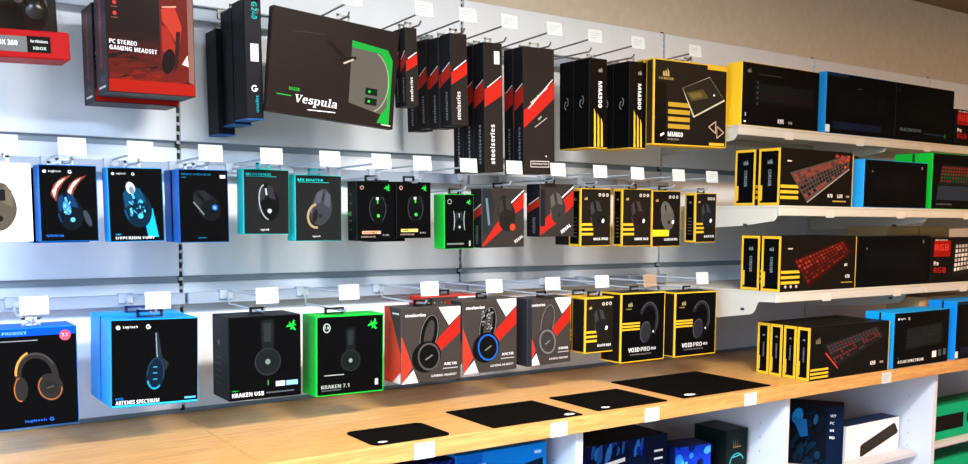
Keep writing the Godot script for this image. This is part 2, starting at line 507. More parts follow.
				if key == "tall_front" and h > 300:
					bar(w * 0.55, h * 0.06, w * 0.3, h * 0.1, Color("#e8e8e8"))
					for k in 8: bar(w * 0.6, h * (0.07 + k * 0.011), w * 0.2, 1.5, Color("#808080"))
		"vertical_mat_front":
			sails(w * 0.6, h * 0.12, w * 0.16, Color("#8a867e"))
			words("MM300", w * 0.72, h * 0.25, w * 0.22, WHITE, 90, h * 0.3)
			for k in 3:
				poly([V(w * (0.26 + k * 0.2), h * (0.56 + 0.05 * k)), V(w * (0.36 + k * 0.2), h * (0.62 + 0.05 * k)), V(w * (0.38 + k * 0.2), h), V(w * (0.26 + k * 0.2), h)], YELLOW)
		"vertical_mat_left":
			arc(w * 0.5, h * 0.5, w * 0.16, h * 0.05, 3, 90, 270, Color("#a8a8a8")); arc(w * 0.52, h * 0.46, w * 0.12, h * 0.05, 3, -90, 90, Color("#a8a8a8"))
		"mat_pack":
			ci.fill(Color("#1b1714"))
			bar(0, h * 0.26, w * 0.15, h * 0.74, Color("#0c0a09"))
			sails(w * 0.14, h * 0.14, w * 0.06, Color("#b09858")); words("CORSAIR", w * 0.05, h * 0.2, 8, Color("#b09858"), 0, w * 0.2)
			for k in 4: bar(w * 0.18, h * (0.49 + k * 0.088), w * 0.3, h * 0.055, Color("#b4922c"))
			poly([V(w * 0.37, h * 0.31), V(w * 0.75, h * 0.14), V(w * 0.98, h * 0.42), V(w * 0.53, h * 0.66)], Color("#c8c0a8"))
			poly([V(w * 0.375, h * 0.31), V(w * 0.75, h * 0.145), V(w * 0.965, h * 0.405), V(w * 0.54, h * 0.635)], Color("#24201a"))
			poly([V(w * 0.42, h * 0.36), V(w * 0.66, h * 0.3), V(w * 0.74, h * 0.4), V(w * 0.5, h * 0.46)], Color("#4c4224")); poly([V(w * 0.46, h * 0.37), V(w * 0.62, h * 0.34), V(w * 0.66, h * 0.39), V(w * 0.51, h * 0.43)], Color("#6a5c30"))
			ell(w * 0.82, h * 0.36, 5, 4, WHITE)
			for k in 2:
				var cx := w * (0.8 + 0.12 * k); var cy := h * (0.76 + 0.06 * k); var d := 1.0 if k else -1.0
				var t := [V(cx - d * w * 0.05, cy - h * 0.075), V(cx + d * w * 0.05, cy), V(cx - d * w * 0.05, cy + h * 0.075)]
				for i in 3: stroke(t[i].x, t[i].y, t[(i + 1) % 3].x, t[(i + 1) % 3].y, 4, Color("#c8a890"))
			stroke(w * 0.08, h * 0.9, w * 0.13, h * 0.87, 8, WHITE)
			words("MM600", w * 0.18, h * 0.85, 17, WHITE); words("DOUBLE SIDED", w * 0.18, h * 0.93, 6, Color("#a8a098"))
			bar(w * 0.72, 0, w * 0.28, h * 0.05, YELLOW); bar(w * 0.76, h * 0.955, w * 0.22, h * 0.035, YELLOW)
		"white_mouse":
			ci.fill(Color("#f0eeee"))
			mouse_print(w * 0.44, h * 0.56, h * 0.62, 6, Color("#8a7c68"), Color("#b8a488"), Color("#181818"))
			bar(w * 0.34, h * 0.34, w * 0.2, h * 0.14, Color("#1a1a1c")); words("M705", w * 0.1, h * 0.06, 10, Color("#404448"))
		"flame_mouse":
			logi(w * 0.06, h * 0.06, 7)
			for k in 2:
				var x := w * (0.3 + 0.27 * k)
				poly([V(x + w * 0.26, h * 0.12), V(x + w * 0.08, h * 0.16), V(x - w * 0.06, h * 0.25), V(x - w * 0.12, h * 0.38), V(x - w * 0.02, h * 0.48), V(x + w * 0.02, h * 0.34), V(x + w * 0.12, h * 0.22)], Color("#7c3428"))
				poly([V(x + w * 0.16, h * 0.155), V(x + w * 0.02, h * 0.21), V(x - w * 0.09, h * 0.34), V(x - w * 0.05, h * 0.43), V(x + w * 0.0, h * 0.3)], Color("#d8b8a8"))
			mouse_print(w * 0.5, h * 0.6, h * 0.52, -14, Color("#14202c"), Color("#1e5a9a"), Color("#58b4f4"))
			ell(w * 0.46, h * 0.56, 9, 18, Color("#2a80d0"), -14); smear(9, 14, Color("#9adcff"), w * 0.4, h * 0.48, w * 0.12, h * 0.16, 3)
			ell(w * 0.82, h * 0.7, 7, 22, Color("#303a44"), -20)
			words("PROTEUS SPECTRUM", w * 0.08, h * 0.915, 6, Color("#2878e0"), 0, w * 0.3)
		"blue_mouse":
			logi(w * 0.06, h * 0.06, 6)
			poly([V(w * 0.62, h * 0.6), V(w * 0.8, h * 0.55), V(w * 0.9, h * 0.95), V(w * 0.7, h * 0.95)], Color("#12a0d8"))
			mouse_print(w * 0.5, h * 0.52, h * 0.6, -16, Color("#10344a"), Color("#1c6ea6"), Color("#40c8ff"))
			ell(w * 0.4, h * 0.27, 11, 16, Color("#c8d0d8"), -16); ell(w * 0.42, h * 0.3, 6, 10, Color("#607888"), -16)
			smear(12, 14, Color("#38b4f0"), w * 0.38, h * 0.45, w * 0.28, h * 0.2, 5)
			words("G402", w * 0.1, h * 0.895, 4, Color("#18b0e8")); words("HYPERION FURY", w * 0.1, h * 0.935, 7.5, WHITE, 0, w * 0.72)
		"dark_mouse":
			words("WIRELESS GAMING MOUSE", w * 0.05, h * 0.045, 5, Color("#1a88b0"), 0, w * 0.6); words("G403", w * 0.05, h * 0.09, 4, Color("#187090"))
			bar(w * 0.84, h * 0.06, w * 0.12, h * 0.05, Color("#c8c8c8"))
			mouse_print(w * 0.55, h * 0.48, h * 0.5, -38, Color("#1c1f22"), Color("#34383c"), Color("#0c0c0c"))
			ell(w * 0.72, h * 0.52, 8, 8, Color("#1a58b8")); g_mark(w * 0.69, h * 0.5, 7, Color("#a8d8ff"))
			stroke(w * 0.28, h * 0.44, w * 0.5, h * 0.62, 4, Color("#6a6e70")); words("logitech G", w * 0.36, h * 0.93, 5, Color("#1878a0"))
		"teal_mouse", "teal_master":
			ci.fill(Color("#1c1c1c"))
			words("MX ANYWHERE" if key == "teal_mouse" else "MX MASTER", w * 0.05, h * 0.05, 7, Color("#18c0b8"), 0, w * 0.55); bar(w * 0.05, h * 0.1, w * 0.68, 1.5, Color("#18a8a0"))
			if key == "teal_mouse":
				mouse_print(w * 0.52, h * 0.5, h * 0.6, -8, Color("#17181a"), Color("#4a4e52"), Color("#a8acb0"))
				arc(w * 0.52, h * 0.5, w * 0.2, h * 0.29, 4, 100, 260, Color("#8a9094"), -8)
			else:
				mouse_print(w * 0.56, h * 0.48, h * 0.58, 12, Color("#54565e"), Color("#82848e"), Color("#20222a"))
				arc(w * 0.46, h * 0.62, w * 0.22, h * 0.2, 7, 70, 250, Color("#9a8460"), 12); ell(w * 0.42, h * 0.62, 8, 20, Color("#1a1a1c"), 12)
			words("logitech", w * 0.36, h * 0.92, 6.5, WHITE)
		"snake_mouse", "snake_mouse_yellow":
			snakes(w * 0.82, h * 0.1, w * 0.09, Color("#20b838"))
			arc(w * 0.13, h * 0.1, 6, 6, 2, 0, 360, Color("#c89888"))
			mouse_print(w * 0.55, h * 0.46, h * 0.5, 0, Color("#121416"), Color("#1b1e20"), Color("#38c850"))
			arc(w * 0.55, h * 0.46, w * 0.23, h * 0.25, 2.5, 120, 240, Color("#30373b")); arc(w * 0.55, h * 0.46, w * 0.23, h * 0.25, 2.5, -60, 60, Color("#30373b"))
			bar(w * 0.5, h * 0.26, w * 0.08, h * 0.05, Color("#a8acb0"))
			bar(w * 0.12, h * 0.84, w * 0.5, h * 0.055, Color("#e0a080") if key == "snake_mouse" else Color("#e0d868"))
			words("DEATHADDER" if key == "snake_mouse" else "MAMBA", w * 0.14, h * 0.85, 5.5, Color("#402010")); words("GAMING MOUSE", w * 0.1, h * 0.925, 4.5, Color("#c8a898")); words("PC MAC", w * 0.68, h * 0.9, 4.5, Color("#a8a8a8"))
		"snake_left":
			for k in 5: words("16000", w * 0.15, h * (0.2 + 0.15 * k), 5, Color("#508070"))
			bar(w * 0.1, h * 0.52, w * 0.3, h * 0.06, Color("#38a050"))
		"green_mouse":
			arc(w * 0.17, h * 0.13, 8, 8, 2, 0, 360, Color("#98a098")); snakes(w * 0.84, h * 0.14, w * 0.09, Color("#20b838"))
			mouse_print(w * 0.5, h * 0.5, h * 0.42, 0, Color("#15181a"), Color("#3c4446"), Color("#a8b0b4"))
			arc(w * 0.28, h * 0.48, w * 0.07, h * 0.2, 3, -70, 70, Color("#9aa2a4")); arc(w * 0.72, h * 0.48, w * 0.07, h * 0.2, 3, 110, 250, Color("#9aa2a4"))
			bar(w * 0.06, h * 0.9, w * 0.6, 5, Color("#687068")); bar(w * 0.84, h * 0.86, w * 0.06, h * 0.1, Color("#909890"))
		"band_mouse":
			ci.fill(Color("#302a27"))
			poly([V(0, h * 0.95), V(w * 0.42, h * 0.5), V(w * 0.5, h * 0.68), V(0, h * 1.0)], RED)
			poly([V(w * 0.62, h * 0.34), V(w, h * 0.06), V(w, h * 0.32), V(w * 0.72, h * 0.46)], RED); stroke(w * 0.66, h * 0.26, w, h * 0.02, 4, WHITE)
			poly([V(0, 0), V(w * 0.18, 0), V(w * 0.3, h * 0.3), V(w * 0.18, h * 0.75), V(0, h * 0.8)], Color("#22262a"))
			stroke(w * 0.1, h * 0.16, w * 0.16, h * 0.62, 9, Color("#5a6a74"))
			mouse_print(w * 0.56, h * 0.42, h * 0.62, -10, Color("#332f2a"), Color("#57524a"), Color("#1c1a18")); ell(w * 0.72, h * 0.66, 11, 11, Color("#e23a22"))
			words("RIVAL", w * 0.76, h * 0.9, 10, Color("#d8d4d0"), -32, w * 0.24)
		"band_mouse_pale":
			ci.fill(Color("#302a27"))
			poly([V(0, h * 0.75), V(w * 0.5, h * 0.42), V(w * 0.6, h * 0.7), V(0, h * 0.98)], RED); poly([V(w * 0.5, h * 0.42), V(w, h * 0.1), V(w, h * 0.4), V(w * 0.6, h * 0.66)], RED)
			stroke(w * 0.6, h * 0.28, w, h * 0.04, 4, WHITE)
			mouse_print(w * 0.5, h * 0.44, h * 0.64, -12, Color("#514d4a"), Color("#948e8a"), Color("#24211f"))
			bar(0, h * 0.1, w * 0.14, h * 0.7, Color("#1c1c20"))
			words("RIVAL", w * 0.6, h * 0.9, 12, WHITE, -32, w * 0.34)
		"yellow_mouse_a", "yellow_mouse_b", "yellow_mouse_c", "yellow_mouse_d", "yellow_mouse_e":
			ci.fill(Color("#1d1813") if key != "yellow_mouse_c" else Color("#17130f"))
			var n := {"yellow_mouse_a": "M65 PRO", "yellow_mouse_b": "SABRE RGB", "yellow_mouse_c": "SCIMITAR PRO", "yellow_mouse_d": "KATAR", "yellow_mouse_e": "GLAIVE RGB"}
			var bodies := {"yellow_mouse_a": Color("#2c2a28"), "yellow_mouse_b": Color("#3a2626"), "yellow_mouse_c": Color("#8a8578"), "yellow_mouse_d": Color("#2e3036"), "yellow_mouse_e": Color("#2c2b2c")}
			var b: Color = bodies[key]
			sails(w * 0.14, h * 0.16, w * 0.07, Color("#b09858"))
			for k in 3: arc(w * (0.62 + 0.13 * k), h * 0.1, 6, 6, 3, 0, 360, Color("#d8d0c8"))
			if key == "yellow_mouse_c": bar(0, h * 0.7, w * 0.6, h * 0.12, Color("#e8c428"))
			else: stripes(0, h * 0.6, w * 0.4, h * 0.045, 3, h * 0.085)
			mouse_print(w * 0.52, h * 0.44, h * 0.55, -16, b, b.lightened(0.25), Color("#101010"))
			ell(w * 0.74, h * 0.56, 6, 8, WHITE, 20)
			words(n[key], w * 0.42, h * 0.86, 9, WHITE, 0, w * 0.5)
		"yellow_end", "yellow_end_mouse":
			if key == "yellow_end":
				words("CORSAIR", w * 0.62, h * 0.36, w * 0.18, Color("#808890"), 90, h * 0.32); sails(w * 0.5, h * 0.2, w * 0.2, Color("#707880"))
				bar(0, h * 0.66, w * 0.12, h * 0.3, YELLOW)
			else:
				for k in 6: bar(w * 0.25, h * (0.5 + k * 0.07), w * 0.5, 2.5, Color("#6a6458"))
				sails(w * 0.5, h * 0.15, w * 0.2, Color("#807050"))
		"orange_headset":
			bar(0, 0, w, h * 0.075, Color("#0a48c8")); words("G PRODIGY", w * 0.03, h * 0.025, 7, Color("#7ab4ff"), 0, w * 0.36); bar(w * 0.02, h * 0.115, w * 0.5, 2, Color("#8a8a90"))
			ell(w * 0.86, h * 0.085, 13, 13, Color("#e04860")); words("7.1", w * 0.815, h * 0.065, 8, Color("#ffd8dc"))
			headset_print(w * 0.5, h * 0.5, h * 0.5, Color("#35312f"), Color("#5a5552"), Color("#e0803a"), -12)
			arc(w * 0.5, h * 0.47, h * 0.2, h * 0.25, 5, 190, 260, Color("#e8903c"), -12)
			words("logitech", w * 0.34, h * 0.925, 8, Color("#2468d8"), 0, w * 0.26); g_mark(w * 0.64, h * 0.918, 10, Color("#2468d8"))
		"cyan_headset":
			logi(w * 0.05, h * 0.06, 9)
			poly([V(w * 0.5, h * 0.15), V(w * 0.53, h * 0.15), V(w * 0.58, h * 0.45), V(w * 0.66, h * 0.52), V(w * 0.62, h * 0.6), V(w * 0.5, h * 0.5)], Color("#20242a"))
			stroke(w * 0.505, h * 0.16, w * 0.52, h * 0.46, 3, Color("#7a8490"))
			ell(w * 0.5, h * 0.63, w * 0.11, h * 0.19, Color("#0c1a28"), 6); arc(w * 0.5, h * 0.63, w * 0.11, h * 0.19, 5, 50, 150, Color("#1c88b8"), 6)
			arc(w * 0.5, h * 0.63, w * 0.1, h * 0.18, 2, 170, 380, Color("#1a3c58"), 6)
			for k in 3: bar(w * 0.47, h * (0.55 + k * 0.07), w * 0.05, 3, Color("#2a88a8"))
			words("G633", w * 0.04, h * 0.885, 6, Color("#1a80e8")); words("ARTEMIS SPECTRUM", w * 0.04, h * 0.925, 10, WHITE, 0, w * 0.5); bar(0, h * 0.975, w, h * 0.025, Color("#28b8f0")); bar(w * 0.84, h * 0.93, w * 0.14, 5, Color("#50a8d8"))
		"snake_headset":
			side_headset_print(w * 0.53, h * 0.04, h * 0.68, Color("#16181a"), Color("#24282a"), Color("#687870"))
			snakes(w * 0.88, h * 0.13, w * 0.08, GREEN); stroke(w * 0.53, h * 0.78, w * 0.53, h * 0.85, 3, Color("#30a048"))
			words("RAZER", w * 0.03, h * 0.875, 4.5, GREEN); words("KRAKEN USB", w * 0.03, h * 0.915, 11, WHITE, 0, w * 0.44)
			bar(w * 0.64, h * 0.81, w * 0.13, h * 0.06, WHITE); bar(w * 0.79, h * 0.81, w * 0.17, h * 0.06, Color("#80b8e8")); words("7.1", w * 0.67, h * 0.82, 7, INK)
			bar(w * 0.5, h * 0.93, w * 0.4, 4, Color("#50565a"))
		"snake_left_big":
			ci.fill(Color("#0f1518"))
			ell(w * 0.4, h * 0.32, 8, 8, Color("#506a70")); for k in 5: bar(w * 0.12, h * (0.5 + 0.08 * k), w * 0.4, 3, Color("#31484c"))
		"snake_headset_green":
			side_headset_print(w * 0.5, h * 0.15, h * 0.56, Color("#131516"), Color("#222627"), Color("#788878"))
			arc(w * 0.14, h * 0.14, 12, 14, 4, 0, 360, Color("#98a098")); words("7.1", w * 0.1, h * 0.12, 8, Color("#b8c0b8"))
			snakes(w * 0.85, h * 0.12, w * 0.085, GREEN)
			stroke(w * 0.1, h * 0.75, w * 0.4, h * 0.75, 3, Color("#9aa09a")); words("KRAKEN 7.1", w * 0.06, h * 0.87, 11, Color("#a8b0a8"), 0, w * 0.42); bar(w * 0.06, h * 0.935, w * 0.3, 3, Color("#50585a")); bar(w * 0.88, h * 0.84, w * 0.05, h * 0.08, Color("#b0b8b0"))
		"band_headset", "band_headset_blue", "band_headset_pale":
			ci.fill(Color("#3a3430"))
			poly([V(w * 0.62, 0), V(w, 0), V(w, h * 0.1), V(w * 0.8, h * 0.25)], Color("#ece8e6"))
			poly([V(w * 0.3, h * 0.66), V(w, h * 0.12), V(w, h * 0.36), V(w * 0.5, h * 0.7)], RED)
			poly([V(0, h * 0.36), V(w * 0.18, h * 0.78), V(0, h)], Color("#d83424")); poly([V(0, h), V(w * 0.2, h * 0.82), V(w * 0.28, h)], Color("#e8d8d4"))
			words("steelseries", w * 0.06, h * 0.07, 10, WHITE, 0, w * 0.34)
			var acc := Color("#4c4846") if key == "band_headset" else (Color("#1c56a8") if key == "band_headset_blue" else Color("#6a6664"))
			var cup := Color("#0f0e0e") if key != "band_headset_pale" else Color("#34302f")
			if key == "band_headset_pale": bar(0, 0, w * 0.1, h, Color("#23262e"))
			arc(w * 0.46, h * 0.36, w * 0.16, h * 0.28, w * 0.085, 60, 420, cup, 14); arc(w * 0.46, h * 0.36, w * 0.15, h * 0.27, 3, 120, 380, Color("#6a6562"), 14)
			ell(w * 0.42, h * 0.66, w * 0.25, h * 0.21, cup, -18); arc(w * 0.46, h * 0.66, w * 0.19, h * 0.19, 6, 0, 360, acc, -18); stroke(w * 0.4, h * 0.7, w * 0.52, h * 0.64, 5, Color("#6e6a68"))
			if key == "band_headset_blue": smear(6, 24, Color("#8e9298"), w * 0.34, h * 0.14, w * 0.2, h * 0.26, 4)
			words("ARCTIS" if key != "band_headset_pale" else "SIBERIA", w * 0.72, h * 0.76, 8, WHITE, 0, w * 0.22); bar(w * 0.7, h * 0.83, w * 0.26, 3, Color("#a8a29e"))
			words("GAMING HEADSET", w * 0.5, h * 0.91, 7, Color("#d0cac6"), 0, w * 0.44)
		"band_left":
			ci.fill(Color("#3c3633")); poly([V(0, 0), V(w * 0.3, 0), V(w, h * 0.6), V(w, h * 0.86), V(w * 0.5, h), V(0, h)], Color("#d8402c")); poly([V(w * 0.5, h), V(w, h * 0.84), V(w, h)], Color("#e8dcd8"))
			bar(w * 0.5, h * 0.06, w * 0.4, 5, Color("#d8d4d0"))
		"yellow_headset":
			sails(w * 0.18, h * 0.15, w * 0.07, Color("#908858")); words("CORSAIR", w * 0.08, h * 0.21, 5, Color("#b0a050"))
			arc(w * 0.62, h * 0.42, w * 0.24, h * 0.3, w * 0.07, 200, 400, Color("#24242a"), 8); arc(w * 0.62, h * 0.42, w * 0.23, h * 0.29, 2.5, 210, 380, Color("#4a4a54"), 8)
			ell(w * 0.56, h * 0.58, w * 0.13, h * 0.16, Color("#26262c"), 10); arc(w * 0.56, h * 0.58, w * 0.13, h * 0.16, 3, 90, 300, Color("#50505a"), 10); ell(w * 0.74, h * 0.58, 4, 4, Color("#d8d8d8"))
			stripes(0, h * 0.42, w * 0.42, h * 0.03, 3, h * 0.045)
			words("VOID", w * 0.16, h * 0.8, 16, WHITE, 0, w * 0.26); words("PRO", w * 0.45, h * 0.8, 16, Color("#d0d0d0"), 0, w * 0.22); words("RGB", w * 0.7, h * 0.815, 9, WHITE); words("GAMING HEADSET", w * 0.2, h * 0.895, 5, Color("#888080"), 0, w * 0.5)
		"keys_dark_rgb":
			keys_print([V(w * 0.17, h * 0.3), V(w * 0.93, h * 0.3), V(w * 0.95, h * 0.62), V(w * 0.14, h * 0.62)], Color("#0e0e10"), [Color("#101a16"), Color("#121a14"), Color("#18121a"), Color("#241416")], 5, 20, 3)
			for k in 5: ell(w * 0.19, h * (0.3 + 0.085 * k), 5, 5, Color("#38404a"))
			sails(w * 0.08, h * 0.12, w * 0.03, Color("#707070")); bar(w * 0.2, h * 0.16, w * 0.3, 3, Color("#303030"))
			words("K95", w * 0.46, h * 0.86, 17, WHITE); words("RGB", w * 0.6, h * 0.885, 9, Color("#b8a8a0")); bar(w * 0.04, h * 0.8, 6, 14, Color("#b8b8b8")); bar(w * 0.03, h * 0.93, 12, 6, WHITE)
		"keys_dark_blue", "keys_dark_green", "keys_dark":
			var tone := Color("#0c1118") if key == "keys_dark_blue" else (Color("#0b150f") if key == "keys_dark_green" else Color("#101114"))
			keys_print([V(w * 0.12, h * 0.26), V(w * 0.88, h * 0.26), V(w * 0.9, h * 0.68), V(w * 0.1, h * 0.68)], Color("#08080a"), [tone], 5, 18, 5)
			if key == "keys_dark_blue":
				bar(0, 0, w * 0.3, 14, Color("#122438")); words("logitech", w * 0.44, h * 0.2, 7, Color("#6a7a80")); bar(0, h * 0.86, w * 0.06, h * 0.12, Color("#c8d8e0")); bar(w * 0.1, h * 0.8, w * 0.7, h * 0.12, Color("#111a2c"))
			elif key == "keys_dark_green":
				words("BLACKWIDOW", w * 0.08, h * 0.78, 14, Color("#5a6e80"), 0, w * 0.36); snakes(w * 0.86, h * 0.86, 14, Color("#1a7a2c")); bar(w * 0.04, h * 0.1, 8, 12, Color("#30383a")); bar(w * 0.5, h * 0.84, w * 0.3, 6, Color("#23304a"))
			else:
				ell(w * 0.12, h * 0.24, 5, 5, Color("#707478")); bar(w * 0.9, h * 0.08, 10, 12, Color("#788088"))
		"keys_spectrum":
			keys_print([V(w * 0.14, h * 0.2), V(w * 0.9, h * 0.2), V(w * 0.9, h * 0.56), V(w * 0.1, h * 0.56)], Color("#1a1a1c"), [Color("#6a201c"), Color("#5c2c20"), Color("#3c4a20"), Color("#204430")], 5, 16, 8)
			poly([V(w * 0.1, h * 0.58), V(w * 0.9, h * 0.58), V(w * 0.88, h * 0.84), V(w * 0.08, h * 0.84)], Color("#26303e")); words("BLACKWIDOW CHROMA", w * 0.08, h * 0.9, 8, Color("#687078"))
		"keys_lux", "keys_red":
			ci.fill(Color("#14100c"))
			bar(w * 0.08, h * 0.2, w * 0.06, 5, Color("#c8b8a8"))
			stripes(0, h * 0.62 if key == "keys_red" else h * 0.64, w * 0.24, h * 0.055, 3, h * 0.1)
			if key == "keys_lux":
				keys_print([V(w * 0.12, h * 0.42), V(w * 0.94, h * 0.03), V(w * 0.95, h * 0.3), V(w * 0.36, h * 0.95)], Color("#4a3f3c"), [Color("#8a3424"), Color("#5a241c"), Color("#241c1a"), Color("#120e0e")], 6, 16, 2)
				stroke(w * 0.36, h * 0.95, w * 0.95, h * 0.3, 4, Color("#a89a94"))
				smear(8, 16, Color("#c03418"), w * 0.76, h * 0.04, w * 0.2, h * 0.24, 9)
				words("K70", w * 0.65, h * 0.78, 14, WHITE); words("LUX", w * 0.79, h * 0.78, 14, WHITE); words("RGB", w * 0.92, h * 0.8, 8, Color("#d0c0b0")); bar(w * 0.72, h * 0.9, w * 0.2, 5, Color("#a89040"))
			else:
				keys_print([V(w * 0.14, h * 0.42), V(w * 0.82, h * 0.06), V(w * 0.96, h * 0.3), V(w * 0.36, h * 0.96)], Color("#2c0d0a"), [Color("#6a1c14"), Color("#8a2c1c"), Color("#581812"), Color("#40100c")], 6, 15, 2)
				for k in 3: ell(w * (0.06 + 0.07 * k), h * 0.92, 7, 6, Color("#b8a8a0"))
				words("MX", w * 0.84, h * 0.52, 10, WHITE); words("K70", w * 0.86, h * 0.74, 13, WHITE); bar(w * 0.8, h * 0.88, w * 0.16, 4, Color("#a89040"))
		"keys_white_rgb":
			ci.fill(Color("#0f0c0c"))
			bar(w * 0.04, h * 0.06, w * 0.27, h * 0.36, Color("#8e1412")); words("RGB", w * 0.06, h * 0.14, 28, Color("#c8382e"), 0, w * 0.22); words("MECHANICAL", w * 0.06, h * 0.03, 6, WHITE, 0, w * 0.2)
			words("Pro", w * 0.05, h * 0.52, 18, WHITE); words("RGB", w * 0.05, h * 0.66, 24, Color("#a01c16"), 0, w * 0.2)
			keys_print([V(w * 0.38, h * 0.1), V(w * 1.1, h * 0.06), V(w * 1.1, h * 0.7), V(w * 0.36, h * 0.86)], Color("#1c1a1a"), [Color("#e8e4e0")], 6, 13, 6)
		"keys_angled":
			ci.fill(Color("#12100f"))
			keys_print([V(w * 0.16, h * 0.34), V(w * 0.84, h * 0.06), V(w * 0.94, h * 0.3), V(w * 0.3, h * 0.8)], Color("#1e1a1a"), [Color("#4a2c2e"), Color("#34363c"), Color("#5a2a24"), Color("#1c1818")], 6, 16, 4)
			stroke(w * 0.18, h * 0.5, w * 0.34, h * 0.84, 5, Color("#c83c2c"))
			sails(w * 0.08, h * 0.24, w * 0.04, Color("#6a6048")); stripes(0, h * 0.79, w * 0.22, h * 0.045, 3, h * 0.075)
			words("K55", w * 0.76, h * 0.78, 16, WHITE); words("RGB", w * 0.89, h * 0.8, 9, Color("#c8b8a8"))
		"atlas_keys":
			logi(w * 0.06, h * 0.09, 9)
			keys_print([V(w * 0.22, h * 0.3), V(w * 0.86, h * 0.24), V(w * 0.86, h * 0.64), V(w * 0.22, h * 0.68)], Color("#16191a"), [Color("#22282a")], 5, 16, 5)
			words("ATLAS SPECTRUM", w * 0.08, h * 0.87, 12, WHITE, 0, w * 0.46); words("G", w * 0.08, h * 0.81, 7, Color("#38a8e0"))
			bar(w * 0.7, h * 0.77, w * 0.08, h * 0.12, Color("#e8e8e8")); bar(w * 0.82, h * 0.76, w * 0.05, h * 0.12, Color("#48545a")); bar(w * 0.91, h * 0.75, w * 0.05, h * 0.12, Color("#48545a"))
		"blue_device":
			ci.fill(Color("#0e7fe0"))
			poly([V(0, 0), V(w * 0.28, 0), V(w * 0.2, h), V(0, h)], Color("#0a5fc8")); words("NIGHTHAWK", w * 0.08, h * 0.1, 10, Color("#bfe0ff"), 0, w * 0.24)
			bar(w * 0.86, h * 0.06, w * 0.08, 10, Color("#a8d8ff")); poly([V(w * 0.6, h * 0.2), V(w * 0.96, h * 0.14), V(w * 0.98, h * 0.6), V(w * 0.55, h * 0.66)], Color("#0c1a2c")); bar(w * 0.66, h * 0.26, w * 0.1, 6, Color("#2c5a88"))
		"navy_device":
			ci.fill(Color("#0a1450")); smear(15, 30, Color("#1430a8"), 0, 0, w, h * 0.6, 14)
		"fantasy_art":
			ci.fill(Color("#0a1838"))
			var rr := RandomNumberGenerator.new(); rr.seed = 21
			for i in 60: ell(rr.randf() * w * 0.8, rr.randf() * h * 0.16, rr.randf_range(4, 12), rr.randf_range(14, 40), [Color("#102890"), Color("#1c58b8"), Color("#081250"), Color("#2a78d0"), Color("#06102c")][rr.randi() % 5], rr.randf() * 16)
			bar(w * 0.8, 0, w * 0.2, h, Color("#0b1430"))
			poly([V(w * 0.04, h * 0.36), V(w * 0.2, h * 0.27), V(w * 0.28, h * 0.3), V(w * 0.26, h * 0.35)], WHITE); poly([V(w * 0.42, h * 0.24), V(w * 0.62, h * 0.2), V(w * 0.62, h * 0.25), V(w * 0.42, h * 0.29)], WHITE)
			bar(w * 0.34, h * 0.22, w * 0.02, h * 0.08, WHITE); for k in 3: bar(w * 0.88, h * (0.18 + 0.1 * k), w * 0.08, 8, WHITE)
			smear(4, 20, Color("#1a4a8a"), w * 0.1, h * 0.36, w * 0.6, h * 0.2, 9)
		"ice_art":
			ci.fill(Color("#0f3ec8"))
			var ri := RandomNumberGenerator.new(); ri.seed = 5
			for i in 30: ell(ri.randf() * w, ri.randf() * h * 0.6, ri.randf_range(6, 18), ri.randf_range(6, 22), [Color("#2a8af0"), Color("#58b8ff"), Color("#1a38c0"), Color("#0c1c68")][ri.randi() % 4], ri.randf() * 180)
			poly([V(w * 0.5, h * 0.4), V(w * 0.7, h * 0.22), V(w * 0.8, h * 0.5), V(w * 0.9, h), V(w * 0.4, h)], Color("#0c1428"))
		"crest_pack":
			ci.fill(Color("#15201f"))
			for k in 5: poly([V(w * (0.3 + 0.1 * k), h * 0.12), V(w * (0.36 + 0.08 * k), h * 0.24), V(w * (0.32 + 0.09 * k), h * 0.24)], Color("#a07848"))
			bar(w * 0.3, h * 0.24, w * 0.4, 5, Color("#a07848")); arc(w * 0.5, h * 0.5, w * 0.36, h * 0.16, 6, 180, 340, Color("#2aa8b0")); stroke(w * 0.3, h * 0.4, w * 0.7, h * 0.38, 4, Color("#68b8b8"))
		"hero_pack":
			ci.fill(Color("#070c16"))
			var rh := RandomNumberGenerator.new(); rh.seed = 31
			for i in 60: ell(w * rh.randf_range(0.3, 0.8), rh.randf() * h, rh.randf_range(4, 14), rh.randf_range(8, 30), [Color("#0a2038"), Color("#0a1424"), Color("#0c2c4a"), Color("#070e1a")][rh.randi() % 4], rh.randf() * 50)
			ell(w * 0.5, h * 0.2, 20, 34, Color("#1f8fe8"), 15); poly([V(w * 0.44, h * 0.22), V(w * 0.6, h * 0.25), V(w * 0.62, h * 0.52), V(w * 0.54, h * 0.55)], Color("#1a78c8")); ell(w * 0.7, h * 0.24, 8, 22, Color("#2a6a9a"), 10)
			stroke(0, h * 0.24, w * 0.34, h * 0.2, 3, Color("#b8c8d0")); bar(w * 0.82, 0, w * 0.18, h, Color("#0a1830"))
			for k in 4: words(["W7", "PC", "64", "HD"][k], w * 0.855, h * (0.14 + 0.12 * k), 11, WHITE)
		"white_keyboard_pack":
			ci.fill(Color("#eceef2"))
			poly([V(w * 0.26, h * 0.66), V(w * 0.3, h * 0.6), V(w * 0.88, h * 0.16), V(w * 0.92, h * 0.17), V(w * 0.985, h * 0.44), V(w * 0.96, h * 0.5), V(w * 0.3, h * 0.98), V(w * 0.26, h * 0.97)], Color("#2c2824"))
			keys_print([V(w * 0.3, h * 0.66), V(w * 0.88, h * 0.22), V(w * 0.94, h * 0.44), V(w * 0.3, h * 0.9)], Color("#2c2824"), [Color("#3c3630")], 5, 18, 3)
